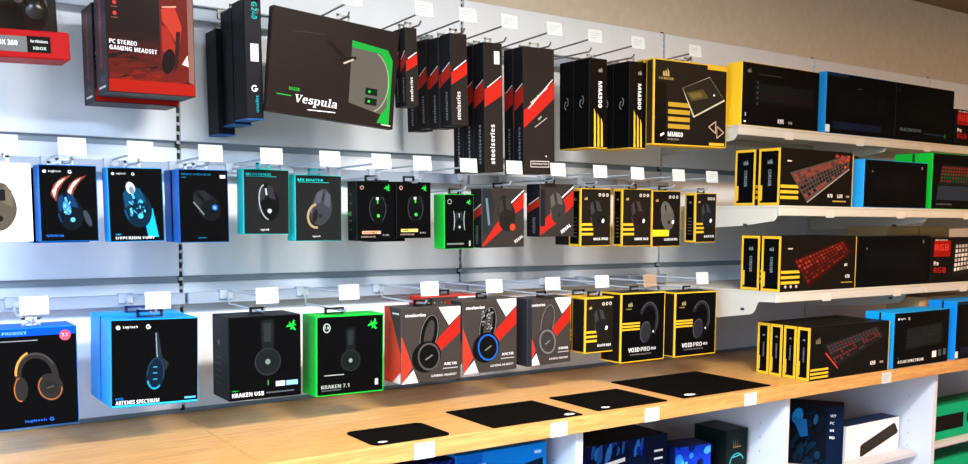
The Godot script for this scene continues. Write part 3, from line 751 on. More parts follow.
		"green_pack":
			ci.fill(Color("#12a878"))
			bar(w * 0.04, h * 0.3, w * 0.55, h * 0.46, Color("#0c100e")); bar(w * 0.06, h * 0.34, w * 0.5, h * 0.36, Color("#161312")); ell(w * 0.66, h * 0.5, 16, 26, Color("#0c2a20")); poly([V(w * 0.06, h * 0.9), V(w * 0.16, h * 0.84), V(w * 0.24, h * 0.92)], Color("#0b5a40"))
		"shelf_tag":
			ci.fill(Color("#c6c9c7"))
			for k in 3: bar(w * 0.14, h * (0.25 + 0.2 * k), w * (0.7 - 0.15 * k), 1.6, Color("#8e9296"))
		"pad_mark":
			ci.fill(Color("#131212"))
			ell(w * 0.5, h * 0.5, w * 0.46, h * 0.4, WHITE); ell(w * 0.62, h * 0.42, w * 0.14, h * 0.14, Color("#131212"))
		_:
			push_error("no print " + key)

# ---------------------------------------------------------------- room
func room():
	var plaster := grain("plaster", Color("#d6cab4"), Color("#ccc0aa"), Vector2i(256, 256), Vector2(0.05, 0.05), 1.0, 0.9, 11)
	var white := mat(Color("#d8d4cc"), 0.85)
	var f := structure("floor")
	m0(); cbox(Vector3(-3.2, -0.12, -0.2), Vector3(6.4, 0, 5.4)); part("slab", mat(Color("#8f8a82"), 0.45), f)
	var c := structure("ceiling")
	m0(); cbox(Vector3(-3.2, 2.66, -0.2), Vector3(6.4, 2.8, 5.4)); part("slab", mat(Color("#7a6448"), 0.85), c)
	# street side on the left: a shop window
	var l := structure("wall_left")
	m0(); cbox(Vector3(-3.2, 0, -0.2), Vector3(-3.0, 2.66, 0.9)); cbox(Vector3(-3.2, 0, 4.8), Vector3(-3.0, 2.66, 5.4))
	cbox(Vector3(-3.2, 0, 0.9), Vector3(-3.0, 0.4, 4.8)); cbox(Vector3(-3.2, 2.5, 0.9), Vector3(-3.0, 2.66, 4.8)); part("wall", white, l)
	var win := structure("window_1")
	var glass := StandardMaterial3D.new(); glass.albedo_color = Color(0.95, 0.98, 1.0, 0.06); glass.transparency = BaseMaterial3D.TRANSPARENCY_ALPHA; glass.roughness = 0.02
	for k in 3:
		m0(); cbox(Vector3(-3.098, 0.44, 0.94 + 1.3 * k), Vector3(-3.092, 2.46, 2.16 + 1.3 * k)); part("pane", glass, win)
	m0()
	for k in 4: cbox(Vector3(-3.13, 0.4, maxf(0.9, 0.86 + 1.3 * k)), Vector3(-3.06, 2.5, minf(4.8, 0.94 + 1.3 * k)), 0.003)
	cbox(Vector3(-3.13, 0.4, 0.9), Vector3(-3.06, 0.44, 4.8), 0.003); cbox(Vector3(-3.13, 2.46, 0.9), Vector3(-3.06, 2.5, 4.8), 0.003)
	part("window_frame", mat(Color("#3c3c3e"), 0.5), win)
	var r := structure("wall_right")
	m0(); cbox(Vector3(6.2, 0, -0.2), Vector3(6.4, 2.66, 5.4)); part("wall", mat(Color("#b8a890"), 0.85), r)
	var w := structure("wall_front")
	m0(); cbox(Vector3(-3.0, 0, 5.2), Vector3(6.2, 2.66, 5.4)); part("wall", white, w)
	# plaster of the display wall, above and behind the panels
	var b := structure("wall_back")
	m0(); cbox(Vector3(-3.0, 0, -0.2), Vector3(6.2, 2.66, -0.03)); part("plaster", plaster, b)

func back_wall():
	var b := get_node("wall_back")
	var board := grain("panel", Color("#e6ebf0"), Color("#e0e5ea"), Vector2i(256, 256), Vector2(0.02, 0.02), 1.0, 0.8, 5)
	m0(); cbox(Vector3(-3.0, 0.86, -0.0298), Vector3(6.0, 2.262, -0.02)); part("backing", mat(Color("#8a959c"), 0.8), b)
	var ys := [[0.9205, 1.3005], [1.3215, 1.7005], [1.7215, 2.1005], [2.1215, 2.267]]
	for row in ys:
		m0(); cbox(Vector3(0.006, row[0], -0.0195), Vector3(0.994, row[1], 0), 0.002)
		var me := done(board)
		for i in range(-3, 6): piece("panel", me, b, Vector3(i, 0, 0))
	# slotted uprights between the panels
	m0(); cbox(Vector3(-0.0055, 0.912, -0.0195), Vector3(0.0055, 2.275, -0.012)); var um := done(mat(Color("#1c1f22"), 0.6, 0.2))
	m0()
	var y := 0.93
	while y < 2.262:
		cbox(Vector3(-0.0055, y, -0.0119), Vector3(0.0055, y + 0.009, -0.004)); y += 0.027
	var rm := done(mat(Color("#b4b8bc"), 0.45))
	for i in range(-2, 6):
		var u := piece("upright", um, b, Vector3(i, 0, 0))
		piece("slot_bridges", rm, u, Vector3.ZERO)

func counter():
	var wood := grain("wood", Color("#d6a664"), Color("#b88044"), Vector2i(1024, 512), Vector2(0.006, 0.12), 0.5, 0.38, 3)
	var t := thing("worktop", "long light wood counter top running under the hanging boxes", "counter", Vector3(0, 0.858, 0))
	m0(); cbox(Vector3(-1.0, 0, 0.001), Vector3(-0.0225, 0.05, 0.70), 0.002); part("board", wood, t)
	m0(); cbox(Vector3(-0.0215, 0, 0.001), Vector3(4.0, 0.05, 0.70), 0.002); part("board", wood, t)
	var wh := mat(Color("#c8cac8"), 0.6)
	var spots := [[0.427, "below the smallest mouse mat"], [0.89, "at the corner of the second mouse mat"], [1.273, "below the third mouse mat"], [1.75, "below the largest mouse mat"], [2.573, "under the yellow keyboard box stack"]]
	for s in spots:
		var p := thing("price_tag", "white paper price tag on the counter edge " + s[1], "price tag", Vector3(s[0], 0.8585, 0.7005), "price tags along the counter edge")
		m0(); cbox(Vector3(-0.032, 0, 0), Vector3(0.032, 0.044, 0.0015)); part("card", wh, p)
		m0(); face("front", 0.064, 0.044, 0.003, 0.002, 0.0001); var q := part("tag_print", print_mat("shelf_tag", 0.06, 0.04, 0.5), p); q.position = Vector3(0, 0, 0.0003)

func cabinets():
	var white := mat(Color("#cacdd4"), 0.55)
	var where := {-1: "under the orange headset box", 0: "under the two smallest mouse mats", 1: "under the largest mouse mat", 2: "under the yellow keyboard box stack", 3: "at the right end holding green boxes"}
	var tops := {0: 0.50, 1: 0.46, 2: 0.505, 3: 0.515}
	for i in range(-1, 4):
		var c := thing("cabinet", "open white cabinet " + where[i], "cabinet", Vector3(i + 0.5, 0, 0), "white cabinets under the counter")
		m0(); cbox(Vector3(-0.4995, 0, 0.002), Vector3(-0.486, 0.8575, 0.668), 0.001); part("side_panel", white, c)
		m0(); cbox(Vector3(0.486, 0, 0.002), Vector3(0.4995, 0.8575, 0.668), 0.001); part("side_panel", white, c)
		m0(); cbox(Vector3(-0.4858, 0, 0.002), Vector3(0.4858, 0.8575, 0.012)); part("back_panel", white, c)
		m0(); cbox(Vector3(-0.4858, 0.06, 0.0122), Vector3(0.4858, 0.08, 0.66), 0.001); part("bottom_panel", white, c)
		var ty: float = tops.get(i, 0.5)
		m0(); cbox(Vector3(-0.4855, ty - 0.018, 0.0125), Vector3(0.4855, ty, 0.61), 0.001); part("shelf", white, c)
		# rows of shelf-pin holes
		m0()
		for sx in [-1, 1]:
			for z in [0.1, 0.56]:
				for k in 9:
					cbox(Vector3(sx * 0.4859 - 0.0006, 0.3 + 0.055 * k, z - 0.0025), Vector3(sx * 0.4859 + 0.0006, 0.305 + 0.055 * k, z + 0.0025))
		part("pin_holes", mat(Color("#8a8c90"), 0.6), c).set_meta("kind", "stuff")

func shelves():
	var white := mat(Color("#c2beb2"), 0.55)
	var rows := [[1.866, 0.402, "top"], [1.557, 0.603, "middle"], [1.235, 0.603, "lowest"]]
	for r in rows:
		for i in [2, 3]:
			var s := thing("wall_shelf", "%s white metal shelf %s" % [r[2], {2: "carrying the yellow-edged keyboard boxes", 3: "at the right edge of the photo"}[i]], "shelf", Vector3(i, r[0], 0), "white keyboard shelves")
			var d: float = r[1]
			m0(); cbox(Vector3(0.001, -0.008, 0.003), Vector3(0.999, 0, d), 0.001)
			cbox(Vector3(0.001, -0.038, d - 0.012), Vector3(0.999, -0.0085, d), 0.002); cbox(Vector3(0.001, -0.034, 0.003), Vector3(0.999, -0.0085, 0.015))
			part("deck", white, s)
			for x in [0.002, 0.994]:
				m0(); prism(PackedVector2Array([V(0.004, -0.0085), V(d - 0.0125, -0.0085), V(d - 0.0125, -0.042), V(d - 0.025, -0.057), V(d - 0.18, -0.077), V(d * 0.3, -0.09), V(0.004, -0.1)] if r[2] != "lowest" else [V(0.004, -0.0085), V(d - 0.0125, -0.0085), V(d - 0.0125, -0.036), V(d - 0.085, -0.04), V(d - 0.094, -0.06), V(d - 0.102, -0.078), V(d - 0.116, -0.089), V(0.33, -0.115), V(0.004, -0.14)]), x, x + 0.004, 0)
				var br := part("bracket", white, s)
				m0(); cbox(Vector3(x - 0.0004, -0.078, d - 0.168), Vector3(x + 0.0044, -0.068, d - 0.15)); part("hole", mat(Color("#26282a"), 0.7), br)
			for x in [0.3, 0.78]:
				m0(); cbox(Vector3(x - 0.028, -0.043, d + 0.0005), Vector3(x + 0.028, -0.014, d + 0.0025), 0.001); part("label_clip", mat(Color("#ccc8be"), 0.4), s)

func rails():
	var steel := mat(Color("#93a0b0"), 0.5, 0.1)
	var rn := ["above the top row of boxes", "behind the mouse boxes", "behind the headset boxes"]
	var bn := {-1: "left of the first slotted upright", 0: "between the first two slotted uprights", 1: "next to the keyboard shelves"}
	for r in 3:
		for i in [-1, 0, 1]:
			var t := thing("hook_rail", "grey steel hook rail %s, %s" % [rn[r], bn[i]], "rail", Vector3(i, BAR_Y[r], 0), "hook rails on the wall")
			m0(); cbox(Vector3(0.004, -0.0175, 0.03), Vector3(0.996, 0.0175, 0.048), 0.002); part("bar", steel, t)
			for x in [0.01, 0.978]:
				m0(); cbox(Vector3(x, -0.014, 0.0005), Vector3(x + 0.012, 0.014, 0.0298), 0.001); part("bracket", steel, t)

# ---------------------------------------------------------------- hooks and boxes
func hook(x: float, row: int, reach: float, carries: String, clear := false):
	var wire_light_tone := mat(Color("#77736c") if row == 0 else Color("#aab4c0"), 0.4, 0.3 if row == 0 else 0.1)  # one metal in two tones: top row coloured as shaded, lower rows as lit
	var t := thing("display_hook", "wire display hook with price tag holding " + carries, "hook", Vector3(x, BAR_Y[row], 0), "display hooks on the rails")
	m0(); cbox(Vector3(-0.02, -0.006, 0.0485), Vector3(0.02, 0.022, 0.054), 0.001); cbox(Vector3(-0.02, 0.018, 0.029), Vector3(0.02, 0.022, 0.0485)); part("clip", wire_light_tone, t)
	var wy: float = last_top + 0.0105 - BAR_Y[row]
	var ty: float = TAG_Y[row] - BAR_Y[row]
	m0(); tube([Vector3(0, clampf(wy, 0.0, 0.016), 0.054), Vector3(0, clampf(wy, 0.0, 0.016), 0.066), Vector3(0, wy, 0.08), Vector3(0, wy, reach - 0.03), Vector3(0, wy + 0.005, reach - 0.022), Vector3(0, wy + 0.012, reach - 0.018)], 0.003); part("wire", wire_light_tone, t)
	m0(); tube([Vector3(0.006, 0.02, 0.054), Vector3(0.006, ty - 0.004, reach - 0.012), Vector3(0.006, ty + 0.018, reach - 0.004)], 0.003); part("label_arm", wire_light_tone, t)
	var hold := Node3D.new(); hold.name = "price_tag"; hold.position = Vector3(0, ty, reach); hold.rotation.x = -0.12
	t.add_child(hold)
	m0(); cbox(Vector3(-0.032, -0.022, -0.001), Vector3(0.032, 0.022, 0.001), 0.0005)
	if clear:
		var g := StandardMaterial3D.new(); g.albedo_color = Color(0.75, 0.62, 0.5, 0.45); g.transparency = BaseMaterial3D.TRANSPARENCY_ALPHA; g.roughness = 0.15  # clear plastic; the brown tint paints in a reflection
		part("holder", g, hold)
	else:
		part("holder", mat(Color("#c6c9c8"), 0.6), hold)
		m0(); face("front", 0.06, 0.04, 0.002, 0.0, 0.0002); var q := part("tag_print", print_mat("shelf_tag", 0.06, 0.04, 0.5), hold); q.position = Vector3(0, -0.02, 0)

# a flat print laid on one face of a box w x h x d (base in the middle of the floor)
func face(side: String, w: float, h: float, d: float, inset: float, off: float):
	var uv := [V(0, 0), V(1, 0), V(1, 1), V(0, 1)]
	match side:
		"front":
			var z := d / 2 + off; var a := w / 2 - inset
			quad(Vector3(-a, h - inset, z), Vector3(a, h - inset, z), Vector3(a, inset, z), Vector3(-a, inset, z), Vector3(0, 0, 1), uv)
		"left":
			var x := -w / 2 - off; var a := d / 2 - inset
			quad(Vector3(x, h - inset, -a), Vector3(x, h - inset, a), Vector3(x, inset, a), Vector3(x, inset, -a), Vector3(-1, 0, 0), uv)
		"top":
			var y := h + off; var a := w / 2 - inset; var b := d / 2 - inset
			quad(Vector3(-a, y, -b), Vector3(a, y, -b), Vector3(a, y, b), Vector3(-a, y, b), Vector3(0, 1, 0), uv)

# at = front lower left corner; opt: left (print or Color), frame, left_frame, top (Color), tab (row), tab_color, tab_w, roll, yaw
func carton(called: String, label: String, category: String, group: String, at: Vector3, size: Vector3, body: Color, front, opt := {}) -> Node3D:
	var w := size.x; var h := size.y; var d := size.z
	var roll: float = deg_to_rad(opt.get("roll", 0.0))
	var yaw: float = deg_to_rad(opt.get("yaw", 0.0))
	var t := thing(called, label, category, Vector3.ZERO, group)
	t.basis = Basis(Vector3(0, 0, 1), roll) * Basis(Vector3(0, 1, 0), yaw)
	t.position = at - t.basis * Vector3(-w / 2, 0, d / 2)
	m0(); cbox(Vector3(-w / 2, 0, -d / 2), Vector3(w / 2, h, d / 2), 0.0015); part("carton", card(body), t)
	var fi: float = opt.get("frame", 0.0018)
	m0(); face("front", w, h, d, fi, 0.0003)
	part("front_panel", print_mat(front, w - 2 * fi, h - 2 * fi) if front is String else card(front), t)
	if opt.has("end"):
		m0(); face("left", w, h, d, 0.0003, 0.0002); part("sleeve_end", card(opt.end), t)
		m0(); cbox(Vector3(w / 2 - 0.004, 0.001, d / 2 + 0.0001), Vector3(w / 2 + 0.0003, h - 0.001, d / 2 + 0.0006)); part("sleeve_end", card(opt.end), t)
	if opt.has("left"):
		var li: float = opt.get("left_frame", 0.0018)
		m0(); face("left", w, h, d, li, 0.0005)
		part("side_panel", print_mat(opt.left, d - 2 * li, h - 2 * li) if opt.left is String else card(opt.left), t)
	if opt.has("top"):
		m0(); face("top", w, h, d, 0.0018, 0.0003); part("top_panel", card(opt.top), t)
	if opt.has("bottom"):
		m0(); cbox(Vector3(-w / 2 - 0.001, -0.003, -d / 2 - 0.001), Vector3(w / 2 + 0.001, -0.0001, d / 2 + 0.001)); part("base_tray", card(opt.bottom), t)
	if opt.has("tab"):
		var reach := 0.019
		var tw: float = opt.get("tab_w", 0.034)
		var tx: float = opt.get("tab_x", 0.0)
		m0()
		for sx in [-1, 1]: cbox(Vector3(tx + sx * tw / 2 - 0.004, h - 0.004, -0.001), Vector3(tx + sx * tw / 2 + 0.004, h + reach, 0.001))
		cbox(Vector3(tx - tw / 2 - 0.004, h + reach - 0.006, -0.001), Vector3(tx + tw / 2 + 0.004, h + reach, 0.001)); cbox(Vector3(tx - tw / 2, h - 0.004, -0.001), Vector3(tx + tw / 2, h + 0.004, 0.001))
		part("hang_tab", mat(opt.get("tab_color", Color("#a8a59e") if opt.tab == 0 else Color("#141416")), 0.4), t)
	last_top = at.y + h * cos(roll) + w / 2 * sin(roll)
	return t

const MG := "mouse boxes hanging in the middle row"
const HG := "headset boxes hanging in the bottom row"
const TG := "boxes hanging in the top row"
const KG := "keyboard boxes on the wall shelves"

func gamepad_pack():
	var t := thing("gamepad_pack", "black game controller in a clear blister with a red foot, top left", "gamepad pack", Vector3(-0.482, 1.868, 0.29), TG)
	t.rotation.z = deg_to_rad(2.3)
	m0(); cbox(Vector3(-0.125, 0, -0.05), Vector3(0.125, 0.066, 0.05), 0.003); part("foot", card(Color("#a01014")), t)
	m0(); cbox(Vector3(-0.118, 0.066, -0.05), Vector3(0.118, 0.212, -0.046)); part("backing_card", card(INK), t)
	m0(); cbox(Vector3(-0.1245, 0.014, 0.0502), Vector3(0.03, 0.05, 0.0508)); var g := part("foot_label", card(Color("#6a6a6a")), t)
	letters("XBOX 360", 0.012, WHITE, Vector3(-0.02, 0.034, 0.0512), 0.06, g)
	m0(); cbox(Vector3(0.031, 0.014, 0.0502), Vector3(0.082, 0.052, 0.0508)); var k := part("foot_label", card(Color("#060606")), t)
	letters("for Windows", 0.007, Color("#d0d0d0"), Vector3(0.057, 0.040, 0.0512), 0.038, k); letters("XBOX", 0.007, Color("#c0c8c0"), Vector3(0.057, 0.024, 0.0512), 0.03, k)
	m0(); ellipsoid(Vector3(0, 0.16, 0), Vector3(0.075, 0.042, 0.026)); ellipsoid(Vector3(-0.06, 0.125, 0.0), Vector3(0.032, 0.058, 0.026)); ellipsoid(Vector3(0.06, 0.125, 0.0), Vector3(0.032, 0.058, 0.026))
	var pad := part("gamepad", mat(Color("#08080a"), 0.2), t)
	var cols := [Color("#e8a020"), Color("#2a6ad8"), Color("#d83a28"), Color("#38b048")]
	for i in 4:
		m0(); ellipsoid(Vector3(0.055 + 0.012 * cos(TAU * i / 4), 0.165 + 0.012 * sin(TAU * i / 4), 0.024), Vector3(0.006, 0.006, 0.005), 10, 6); part("button", mat(cols[i], 0.2), pad)
	for p in [Vector3(-0.055, 0.17, 0.026), Vector3(0.022, 0.142, 0.028), Vector3(-0.025, 0.142, 0.028)]:
		m0(); ellipsoid(p, Vector3(0.012, 0.012, 0.01), 12, 6); part("thumb_stick", mat(Color("#5a5c62"), 0.3), pad)
	m0(); ellipsoid(Vector3(0, 0.175, 0.024), Vector3(0.012, 0.012, 0.006), 12, 6); part("centre_button", mat(Color("#b8bcc0"), 0.2, 0.5), pad)
	var clear := StandardMaterial3D.new(); clear.albedo_color = Color(0.2, 0.22, 0.25, 0.02); clear.transparency = BaseMaterial3D.TRANSPARENCY_ALPHA; clear.roughness = 0.06
	m0(); prism(PackedVector2Array([V(-0.118, 0.0665), V(0.118, 0.0665), V(0.092, 0.212), V(-0.092, 0.212)]), 0.044, 0.046, 2)
	part("blister", clear, t)
	last_top = 2.082

func letters(s: String, h: float, c: Color, at: Vector3, wide: float, parent: Node):
	var tm := TextMesh.new(); tm.font = bold; tm.text = s; tm.font_size = 32; tm.depth = 0.02; tm.pixel_size = 0.01
	tm.material = mat(c, 0.4)
	var bb := tm.get_aabb()
	var o := MeshInstance3D.new(); o.name = "lettering"; o.mesh = tm; o.position = at
	o.scale = Vector3(wide / bb.size.x, h / bb.size.y, 0.01)
	parent.add_child(o, true)

func top_row():
	gamepad_pack()
	hook(-0.482, 0, 0.36, "the game controller blister")
	for k in 2:
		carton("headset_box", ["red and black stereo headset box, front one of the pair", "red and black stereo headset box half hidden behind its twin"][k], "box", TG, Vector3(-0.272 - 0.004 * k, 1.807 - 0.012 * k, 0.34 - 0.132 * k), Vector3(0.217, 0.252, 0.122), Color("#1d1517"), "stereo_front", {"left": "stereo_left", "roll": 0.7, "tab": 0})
	hook(-0.165, 0, 0.36, "the red stereo headset boxes")
	for k in 3:
		carton("mouse_mat_box", ["narrow upright black box with white barcode sticker, front of three", "narrow upright black box with blue foot, middle of three", "narrow upright black box with blue foot, rearmost of three"][k], "box", TG, Vector3([0.097, 0.097, 0.084][k], [1.770, 1.762, 1.740][k], 0.30 - 0.096 * k), Vector3(0.049, 0.322 if k < 2 else 0.30, 0.091), INK, "tube_front", {"bottom": Color("#1c5698"), "left": "tube_left", "roll": 1.0, "tab": 0, "tab_w": 0.02})
	hook(0.124, 0, 0.34, "the narrow upright black boxes")
	carton("mouse_mat_box", "wide flat dark brown mouse mat pack with green-edged window", "box", TG, Vector3(0.142, 1.792, 0.33), Vector3(0.396, 0.287, 0.028), Color("#2a211e"), "mat_window_pack", {"roll": -4.3, "tab": 0, "tab_x": 0.02})
	hook(0.388, 0, 0.36, "the wide flat mouse mat pack")
	for k in 2:
		carton("mouse_mat_box", ["short slim charcoal box with red band beside the wide flat pack", "short slim charcoal box hidden behind its twin beside the flat pack"][k], "box", TG, Vector3(0.585, 1.836, 0.33 - 0.037 * k), Vector3(0.042, 0.232, 0.034), CHARCOAL_SHEEN, "tall_front", {"left": "tall_left", "roll": 2.0, "tab": 0, "tab_w": 0.016})
	hook(0.626, 0, 0.36, "the short slim charcoal boxes")
	for k in 4:
		carton("mouse_mat_box", "medium charcoal box with red band, %s of the four-deep file" % ["front", "second", "third", "rearmost"][k], "box", TG, Vector3(0.734 - 0.004 * k, 1.786 - 0.004 * (k % 2), 0.35 - 0.064 * k), Vector3(0.062, 0.280, 0.059), CHARCOAL_SHEEN, "tall_front", {"left": "tall_left", "roll": 2.0, "tab": 0, "tab_w": 0.02})
	hook(0.777, 0, 0.37, "the four-deep file of charcoal boxes")
	for k in 3:
		carton("mouse_mat_box", "tall slim charcoal box with red band, %s of three" % ["front", "middle", "rearmost"][k], "box", TG, Vector3(0.860, 1.648, 0.35 - 0.062 * k), Vector3(0.072, 0.405, 0.057), CHARCOAL_SHEEN, "tall_front", {"left": "tall_left", "roll": 1.5, "tab": 0, "tab_w": 0.02})
	hook(0.935, 0, 0.37, "the three tall slim charcoal boxes")
	for k in 2:
		carton("mouse_mat_box", ["tall broad charcoal box with red band and framed foot label", "tall broad charcoal box hidden behind its twin"][k], "box", TG, Vector3(1.015, 1.647, 0.35 - 0.056 * k), Vector3(0.130, 0.41, 0.051), CHARCOAL_SHEEN, "tall_wide_front", {"left": "tall_left", "roll": 1.5, "tab": 0})
	hook(1.118, 0, 0.37, "the tall broad charcoal boxes")
	for k in 4:
		carton("mouse_mat_box", "upright black mat box with yellow stripes, %s" % ["front left of four", "second in the left pair", "front right of four", "second in the right pair"][k], "box", TG, Vector3(1.311 if k < 2 else 1.499, 1.750 if k < 2 else 1.758, 0.33 - 0.083 * (k % 2)), Vector3(0.082, 0.304, 0.078), INK, "vertical_mat_front", {"left": "vertical_mat_left", "top": YELLOW, "bottom": YELLOW, "roll": 1.0, "tab": 0, "tab_w": 0.03})
	hook(1.303, 0, 0.36, "the left pair of upright yellow-striped boxes"); hook(1.504, 0, 0.36, "the right pair of upright yellow-striped boxes")
	for k in 2:
		carton("mouse_mat_box", ["square black mouse mat box with tilted pad picture and yellow edges", "square black mouse mat box hidden behind its twin"][k], "box", TG, Vector3(1.589 - 0.003 * k, 1.771, 0.36 - 0.045 * k), Vector3(0.39, 0.308, 0.040), YELLOW, "mat_pack", {"left": Color("#2a221a"), "left_frame": 0.006, "frame": 0.005, "roll": 0.8, "tab": 0})
	hook(1.783, 0, 0.37, "the square mouse mat boxes")

func middle_row():
	carton("mouse_box", "white mouse box cut by the left edge of the photo", "box", MG, Vector3(-0.573, 1.434, 0.30), Vector3(0.127, 0.190, 0.06), Color("#f0eeee"), "white_mouse", {"tab": 1, "tab_color": Color("#d8d8d8"), "roll": 0.5})
	hook(-0.514, 1, 0.36, "the white mouse box")
	for k in 2:
		carton("mouse_box", ["blue-sided mouse box with white and red flame swooshes", "blue mouse box right behind the flame swoosh box"][k], "box", MG, Vector3(-0.430 - 0.006 * k, 1.434 - 0.005 * k, 0.30 - 0.078 * k), Vector3(0.135, 0.189, 0.072), Color("#0878d8"), "flame_mouse", {"tab": 1, "tab_color": Color("#c4d0de"), "roll": 0.6})
	hook(-0.364, 1, 0.36, "the flame swoosh mouse box")
	carton("mouse_box", "light blue mouse box with glowing blue mouse and white lettering", "box", MG, Vector3(-0.269, 1.432, 0.30), Vector3(0.138, 0.190, 0.055), Color("#14a2ea"), "blue_mouse", {"tab": 1, "tab_color": Color("#c4d0de"), "roll": 1.0})
	hook(-0.204, 1, 0.36, "the glowing blue mouse box")
	for k in 2:
		carton("mouse_box", ["dark mouse box with small blue mark right of the first upright", "blue mouse box behind the dark one with small blue mark"][k], "box", MG, Vector3(-0.092 - 0.003 * k, 1.429, 0.30 - 0.062 * k), Vector3(0.135, 0.195, 0.057), Color("#0a62b0"), "dark_mouse", {"tab": 1, "tab_color": Color("#c4d0de"), "roll": 0.6})
	hook(-0.025, 1, 0.36, "the dark mouse box with blue mark")
	carton("mouse_box", "teal-sided mouse box with dark mouse, left of the two teal boxes", "box", MG, Vector3(0.084, 1.451, 0.30), Vector3(0.134, 0.181, 0.05), TEAL, "teal_mouse", {"tab": 1, "tab_color": TEAL})
	hook(0.143, 1, 0.36, "the left teal-sided mouse box")
	carton("mouse_box", "teal-sided mouse box with bronze-thumbed grey mouse, right of the teal pair", "box", MG, Vector3(0.236, 1.431, 0.30), Vector3(0.146, 0.190, 0.058), TEAL, "teal_master", {"tab": 1, "tab_color": TEAL})
	hook(0.317, 1, 0.36, "the right teal-sided mouse box")
	carton("mouse_box", "black mouse box with green snake mark and orange label strip", "box", MG, Vector3(0.432, 1.430, 0.30), Vector3(0.129, 0.178, 0.06), Color("#101214"), "snake_mouse", {"left": "snake_left", "tab": 1, "roll": 0.6})
	hook(0.482, 1, 0.36, "the orange-stripped black mouse box")
	for k in 2:
		carton("mouse_box", ["black mouse box with green snake mark and yellow label strip", "black mouse box behind the yellow-stripped one"][k], "box", MG, Vector3(0.566 - 0.05 * k, 1.437 - 0.012 * k, 0.30 - 0.075 * k), Vector3(0.124, 0.173, 0.06), Color("#101214"), "snake_mouse_yellow", {"left": "snake_left", "tab": 1, "roll": 0.6})
	hook(0.622, 1, 0.36, "the yellow-stripped black mouse boxes")
	carton("mouse_box", "bright green sided black mouse box at the second upright", "box", MG, Vector3(0.740, 1.402, 0.30), Vector3(0.113, 0.174, 0.063), GREEN, "green_mouse", {"roll": 0.8, "tab": 1})
	hook(0.790, 1, 0.36, "the green-sided mouse box")
	carton("mouse_box", "grey mouse box with red bands and dark mouse", "box", MG, Vector3(0.885, 1.404, 0.30), Vector3(0.172, 0.194, 0.064), Color("#3f3936"), "band_mouse", {"left": "tall_left", "tab": 1, "roll": 1.0})
	hook(0.968, 1, 0.36, "the red-banded dark mouse box")
	carton("mouse_box", "grey mouse box with red bands and pale mouse", "box", MG, Vector3(1.124, 1.439, 0.30), Vector3(0.15, 0.180, 0.075), Color("#3f3936"), "band_mouse_pale", {"left": "tall_left", "tab": 1, "roll": 1.0})
	hook(1.150, 1, 0.36, "the red-banded pale mouse box")
	var pos := [[1.306, 1.404, 0.142, 0.205, 0.066, "a"], [1.504, 1.402, 0.145, 0.210, 0.052, "b"], [1.654, 1.399, 0.150, 0.210, 0.05, "c"], [1.887, 1.413, 0.117, 0.192, 0.058, "d"]]
	var lab := ["yellow-framed mouse box with three stripes, leftmost of four", "yellow-framed mouse box with reddish mouse, second of four", "yellow-framed mouse box with pale mouse on yellow bar", "yellow-framed mouse box with small mouse, nearest the shelves"]
	var hk := ["the leftmost yellow-framed mouse box", "the reddish yellow-framed mouse box", "the pale mouse yellow-framed box", "the mouse box nearest the shelves"]
	for k in 4:
		var p: Array = pos[k]
		carton("mouse_box", lab[k], "box", MG, Vector3(p[0], p[1], 0.30), Vector3(p[2], p[3], p[4]), YELLOW, "yellow_mouse_" + p[5], {"left": "yellow_end_mouse", "left_frame": 0.009, "frame": 0.003, "tab": 1, "roll": 0.6})
		hook([1.338, 1.515, 1.724, 1.905][k], 1, 0.36, hk[k])
	carton("mouse_box", "black mouse box behind the leftmost yellow-framed one", "box", MG, Vector3(1.300, 1.408, 0.225), Vector3(0.142, 0.2, 0.06), Color("#151312"), "yellow_mouse_a", {"tab": 1})

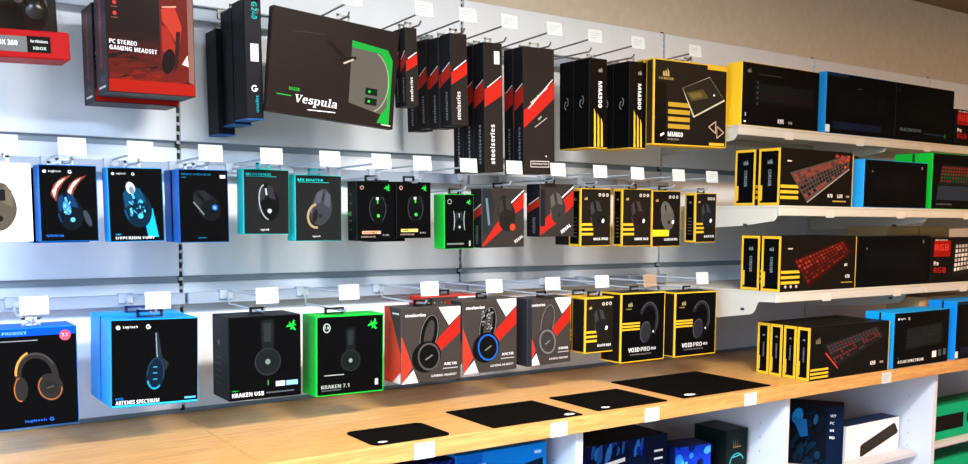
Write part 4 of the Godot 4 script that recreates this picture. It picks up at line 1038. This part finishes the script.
func bottom_row():
	carton("headset_box", "blue-topped headset box with orange and black headset, bottom left", "box", HG, Vector3(-0.549, 0.986, 0.35), Vector3(0.185, 0.243, 0.12), Color("#0d74dc"), "orange_headset", {"tab": 2, "tab_color": Color("#d8e4f0")})
	hook(-0.462, 2, 0.38, "the orange headset box")
	for k in 2:
		carton("headset_box", ["bright blue headset box with cyan-lit headset and white lettering", "bright blue headset box behind the cyan-lit one"][k], "box", HG, Vector3(-0.290 - 0.002 * k, 1.013 + 0.002 * k, 0.36 - 0.112 * k), Vector3(0.220, 0.225, 0.108), Color("#0f9cf0"), "cyan_headset", {"tab": 2, "tab_color": Color("#14245a"), "tab_w": 0.06, "roll": -1.0})
	hook(-0.174, 2, 0.38, "the bright blue headset boxes")
	carton("headset_box", "black headset box with green snake mark left of the green one", "box", HG, Vector3(0.015, 0.998, 0.36), Vector3(0.209, 0.230, 0.13), Color("#111315"), "snake_headset", {"left": "snake_left_big", "tab": 2})
	hook(0.118, 2, 0.38, "the black headset box")
	carton("headset_box", "bright green headset box with black front", "box", HG, Vector3(0.269, 0.984, 0.36), Vector3(0.219, 0.234, 0.095), GREEN, "snake_headset_green", {"frame": 0.004, "tab": 2, "tab_w": 0.055, "roll": -0.4, "tab_x": -0.03})
	hook(0.365, 2, 0.38, "the green headset box")
	carton("headset_box", "grey and red headset box with black headset, left of three", "box", HG, Vector3(0.548, 0.993, 0.36), Vector3(0.216, 0.234, 0.105), Color("#3f3a36"), "band_headset", {"left": "band_left", "tab": 2, "tab_w": 0.06})
	hook(0.637, 2, 0.38, "the grey box with black headset")
	carton("headset_box", "grey and red headset box with blue-ringed headset, middle of three", "box", HG, Vector3(0.773, 1.003, 0.36), Vector3(0.214, 0.236, 0.1), Color("#3f3a36"), "band_headset_blue", {"left": "band_left", "tab": 2, "roll": 1.0})
	carton("headset_box", "small red box corner behind the blue-ringed headset box", "box", HG, Vector3(0.70, 1.02, 0.235), Vector3(0.216, 0.225, 0.09), Color("#c23428"), "band_headset", {"tab": 2})
	hook(0.878, 2, 0.38, "the grey box with blue-ringed headset")
	carton("headset_box", "grey and red headset box with pale headset, right of three", "box", HG, Vector3(1.045, 1.004, 0.34), Vector3(0.190, 0.229, 0.09), Color("#35302d"), "band_headset_pale", {"left": Color("#2a2d34"), "tab": 2, "roll": 0.8})
	hook(1.118, 2, 0.38, "the grey box with pale headset")
	for k in 2:
		carton("mouse_box", ["yellow-framed mouse box hanging left of the headset boxes", "yellow-framed mouse box behind the one beside the headsets"][k], "box", HG, Vector3(1.281 - 0.004 * k, 1.032, 0.36 - 0.078 * k), Vector3(0.137, 0.196, 0.072), YELLOW, "yellow_mouse_e", {"left": Color("#14110e"), "left_frame": 0.006, "frame": 0.005, "tab": 2, "tab_w": 0.05})
	hook(1.338, 2, 0.38, "the yellow-framed mouse boxes beside the headsets")
	carton("headset_box", "black and yellow headset box, left of the two", "box", HG, Vector3(1.412, 0.992, 0.40), Vector3(0.218, 0.250, 0.105), YELLOW, "yellow_headset", {"left": Color("#14110e"), "left_frame": 0.006, "frame": 0.005, "top": Color("#191612"), "tab": 2})
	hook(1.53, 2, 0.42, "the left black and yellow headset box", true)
	carton("headset_box", "black and yellow headset box, nearest the shelves", "box", HG, Vector3(1.682, 0.992, 0.40), Vector3(0.224, 0.242, 0.105), YELLOW, "yellow_headset", {"left": Color("#14110e"), "left_frame": 0.006, "frame": 0.005, "top": Color("#191612"), "tab": 2})
	hook(1.80, 2, 0.42, "the headset box nearest the shelves")

func shelf_goods():
	var y := 1.8665
	carton("keyboard_box", "yellow-sided black keyboard box on the top shelf", "box", KG, Vector3(2.018, y, 0.395), Vector3(0.476, 0.240, 0.075), Color("#eec22a"), "keys_dark_rgb")
	carton("keyboard_box", "blue-sided black keyboard box on the top shelf", "box", KG, Vector3(2.541, y, 0.395), Vector3(0.500, 0.252, 0.07), Color("#1a86d0"), "keys_dark_blue")
	carton("keyboard_box", "black keyboard box with faint green keys on the top shelf", "box", KG, Vector3(3.048, y, 0.395), Vector3(0.480, 0.252, 0.07), Color("#111214"), "keys_dark_green")
	carton("keyboard_box", "low black keyboard box at the right end of the top shelf", "box", KG, Vector3(3.545, y, 0.395), Vector3(0.43, 0.172, 0.07), Color("#15110f"), "keys_white_rgb")
	y = 1.5575
	for k in 2:
		carton("keyboard_box", ["black and yellow keyboard box with red-lit keys, middle shelf front", "black and yellow keyboard box behind the red-lit one, middle shelf"][k], "box", KG, Vector3(2.012, y, 0.590 - 0.112 * k), Vector3(0.445, 0.211, 0.098), INK, "keys_lux", {"end": YELLOW, "left": "yellow_end", "left_frame": 0.010, "frame": 0.003, "top": INK})
	carton("keyboard_box", "light blue sided black keyboard box on the middle shelf", "box", KG, Vector3(2.534, y, 0.590), Vector3(0.455, 0.192, 0.06), Color("#2aa0e8"), "keys_dark")
	carton("keyboard_box", "green-sided keyboard box with rainbow keys on the middle shelf", "box", KG, Vector3(3.028, y, 0.590), Vector3(0.490, 0.240, 0.085), GREEN, "keys_spectrum", {"top": INK})
	carton("keyboard_box", "green-sided keyboard box hidden behind the rainbow one", "box", KG, Vector3(3.028, y, 0.496), Vector3(0.490, 0.240, 0.085), GREEN, "keys_spectrum", {"top": INK})
	y = 1.2355
	for k in 2:
		carton("keyboard_box", ["black and yellow keyboard box with all-red keys, lowest shelf front", "black and yellow keyboard box behind the all-red one, lowest shelf"][k], "box", KG, Vector3(2.030, y, 0.592 - 0.096 * k), Vector3(0.469, 0.208, 0.088), INK, "keys_red", {"end": YELLOW, "left": "yellow_end", "left_frame": 0.010, "frame": 0.003, "top": INK})
	carton("keyboard_box", "plain black keyboard box in the middle of the lowest shelf", "box", KG, Vector3(2.507, y, 0.592), Vector3(0.522, 0.206, 0.08), INK, "keys_dark")
	carton("keyboard_box", "black keyboard box with red panels and white keys, lowest shelf", "box", KG, Vector3(3.044, y, 0.592), Vector3(0.500, 0.198, 0.08), Color("#120e0e"), "keys_white_rgb")
	for k in 2:
		carton("storage_box", ["brown card box behind the white-keyed keyboard box, left one", "brown card box behind the white-keyed keyboard box, right one"][k], "box", KG, Vector3(2.95 + 0.26 * k, y, 0.44), Vector3(0.25, 0.245, 0.2), Color("#b89a68"), Color("#b3955f"))

func counter_goods():
	var y := TOP_Y + 0.0005
	for k in 4:
		carton("keyboard_box", "black and yellow keyboard box on the counter, %s of the four in line" % ["front", "second", "third", "rearmost"][k], "box", "keyboard boxes standing on the counter", Vector3(2.090 + 0.002 * (k % 2), y, 0.690 - 0.0615 * k), Vector3(0.507, 0.199, 0.058), INK, "keys_angled", {"end": YELLOW, "left": "yellow_end", "left_frame": 0.011, "frame": 0.004, "top": Color("#191613")})
	for k in 2:
		carton("keyboard_box", ["blue keyboard box with white lettering at the counter edge", "blue keyboard box behind the lettered one on the counter"][k], "box", "keyboard boxes standing on the counter", Vector3(2.628 - 0.004 * k, y, 0.690 - 0.066 * k), Vector3(0.412, 0.226, 0.06), Color("#149ae8"), "atlas_keys")
	for k in 2:
		carton("keyboard_box", ["blue keyboard box cut by the right edge of the photo", "blue keyboard box behind the one at the right edge"][k], "box", "keyboard boxes standing on the counter", Vector3(3.096 - 0.004 * k, y, 0.690 - 0.066 * k), Vector3(0.412, 0.252, 0.06), Color("#1488dc"), "keys_dark_blue")
	carton("storage_box", "tan card box behind the blue keyboard boxes on the counter", "box", "keyboard boxes standing on the counter", Vector3(3.05, y, 0.55), Vector3(0.4, 0.262, 0.16), Color("#c09868"), Color("#bb9262"))
	# mouse mats lying along the front edge
	var pads := [[0.283, 0.522, 0.514, 0.688, 0.02, "smallest black mouse mat with rounded corners, leftmost on the counter"], [0.663, 0.996, 0.432, 0.686, 0.004, "second black mouse mat from the left, white mark at its right corner"], [1.073, 1.375, 0.424, 0.670, 0.004, "third black mouse mat from the left on the counter"], [1.450, 1.898, 0.312, 0.670, 0.004, "largest black mouse mat, next to the yellow keyboard boxes"]]
	for i in 4:
		var p: Array = pads[i]
		var t := thing("mouse_mat", p[5], "mouse mat", Vector3((p[0] + p[1]) / 2, TOP_Y, (p[2] + p[3]) / 2), "mouse mats on the counter")
		m0(); prism(round_rect(p[1] - p[0], p[3] - p[2], p[4], 4), 0.0004, 0.0035, 1); part("mat", cloth(Color("#0d0b0a")), t)
		var w: float = p[1] - p[0]; var d: float = p[3] - p[2]
		var c: Vector2 = [V(-w * 0.5 + 0.035, d * 0.5 - 0.02), V(w * 0.5 - 0.035, d * 0.5 - 0.022), V(-w * 0.5 + 0.05, d * 0.5 - 0.024), V(-w * 0.5 + 0.06, d * 0.5 - 0.03)][i]
		var s: float = [0.03, 0.042, 0.036, 0.052][i]
		m0()
		quad(Vector3(c.x - s / 2, 0.0037, c.y - s / 3), Vector3(c.x + s / 2, 0.0037, c.y - s / 3), Vector3(c.x + s / 2, 0.0037, c.y + s / 3), Vector3(c.x - s / 2, 0.0037, c.y + s / 3), Vector3.UP, [V(0, 0), V(1, 0), V(1, 1), V(0, 1)])
		part("printed_mark", print_mat("pad_mark", 0.04, 0.027, 0.6), t)

func cabinet_goods():
	var g := "boxes in the white cabinets"
	carton("storage_box", "bright blue box in the cabinet under the small mouse mats", "box", g, Vector3(0.593, 0.5005, 0.60), Vector3(0.332, 0.318, 0.3), Color("#0d78d8"), "blue_device")
	carton("storage_box", "dark navy box left of the bright blue box in the cabinet", "box", g, Vector3(0.25, 0.5005, 0.60), Vector3(0.338, 0.312, 0.3), Color("#0a1450"), "navy_device")
	carton("game_box", "blue fantasy art box with white marks under the third mat", "box", g, Vector3(1.02, 0.4605, 0.50), Vector3(0.535, 0.285, 0.2), Color("#0b1430"), "fantasy_art")
	carton("game_box", "small icy blue art box beside the fantasy art box", "box", g, Vector3(1.578, 0.4605, 0.515), Vector3(0.165, 0.232, 0.1), Color("#0c1c58"), "ice_art", {"yaw": -8})
	carton("game_box", "dark green box with bronze crest under the largest mat", "box", g, Vector3(1.846, 0.4605, 0.52), Vector3(0.118, 0.258, 0.16), Color("#131c1c"), "crest_pack")
	carton("storage_box", "tall dark box with blue figure turned sideways in the cabinet", "box", g, Vector3(2.255, 0.5055, 0.305), Vector3(0.355, 0.252, 0.1), Color("#0a1020"), "hero_pack", {"yaw": -54})
	carton("keyboard_box", "white keyboard box with slanted black keyboard in the cabinet", "box", g, Vector3(2.562, 0.5055, 0.54), Vector3(0.386, 0.146, 0.09), Color("#eceef2"), "white_keyboard_pack", {"top": Color("#22407a")})
	carton("keyboard_box", "green box with black window in the cabinet at the right edge", "box", g, Vector3(3.06, 0.5155, 0.57), Vector3(0.62, 0.158, 0.12), Color("#0f8f68"), "green_pack")
	carton("keyboard_box", "green box on the cabinet floor at the right edge", "box", g, Vector3(3.1, 0.0805, 0.57), Vector3(0.62, 0.34, 0.12), Color("#0f8f68"), "green_pack")
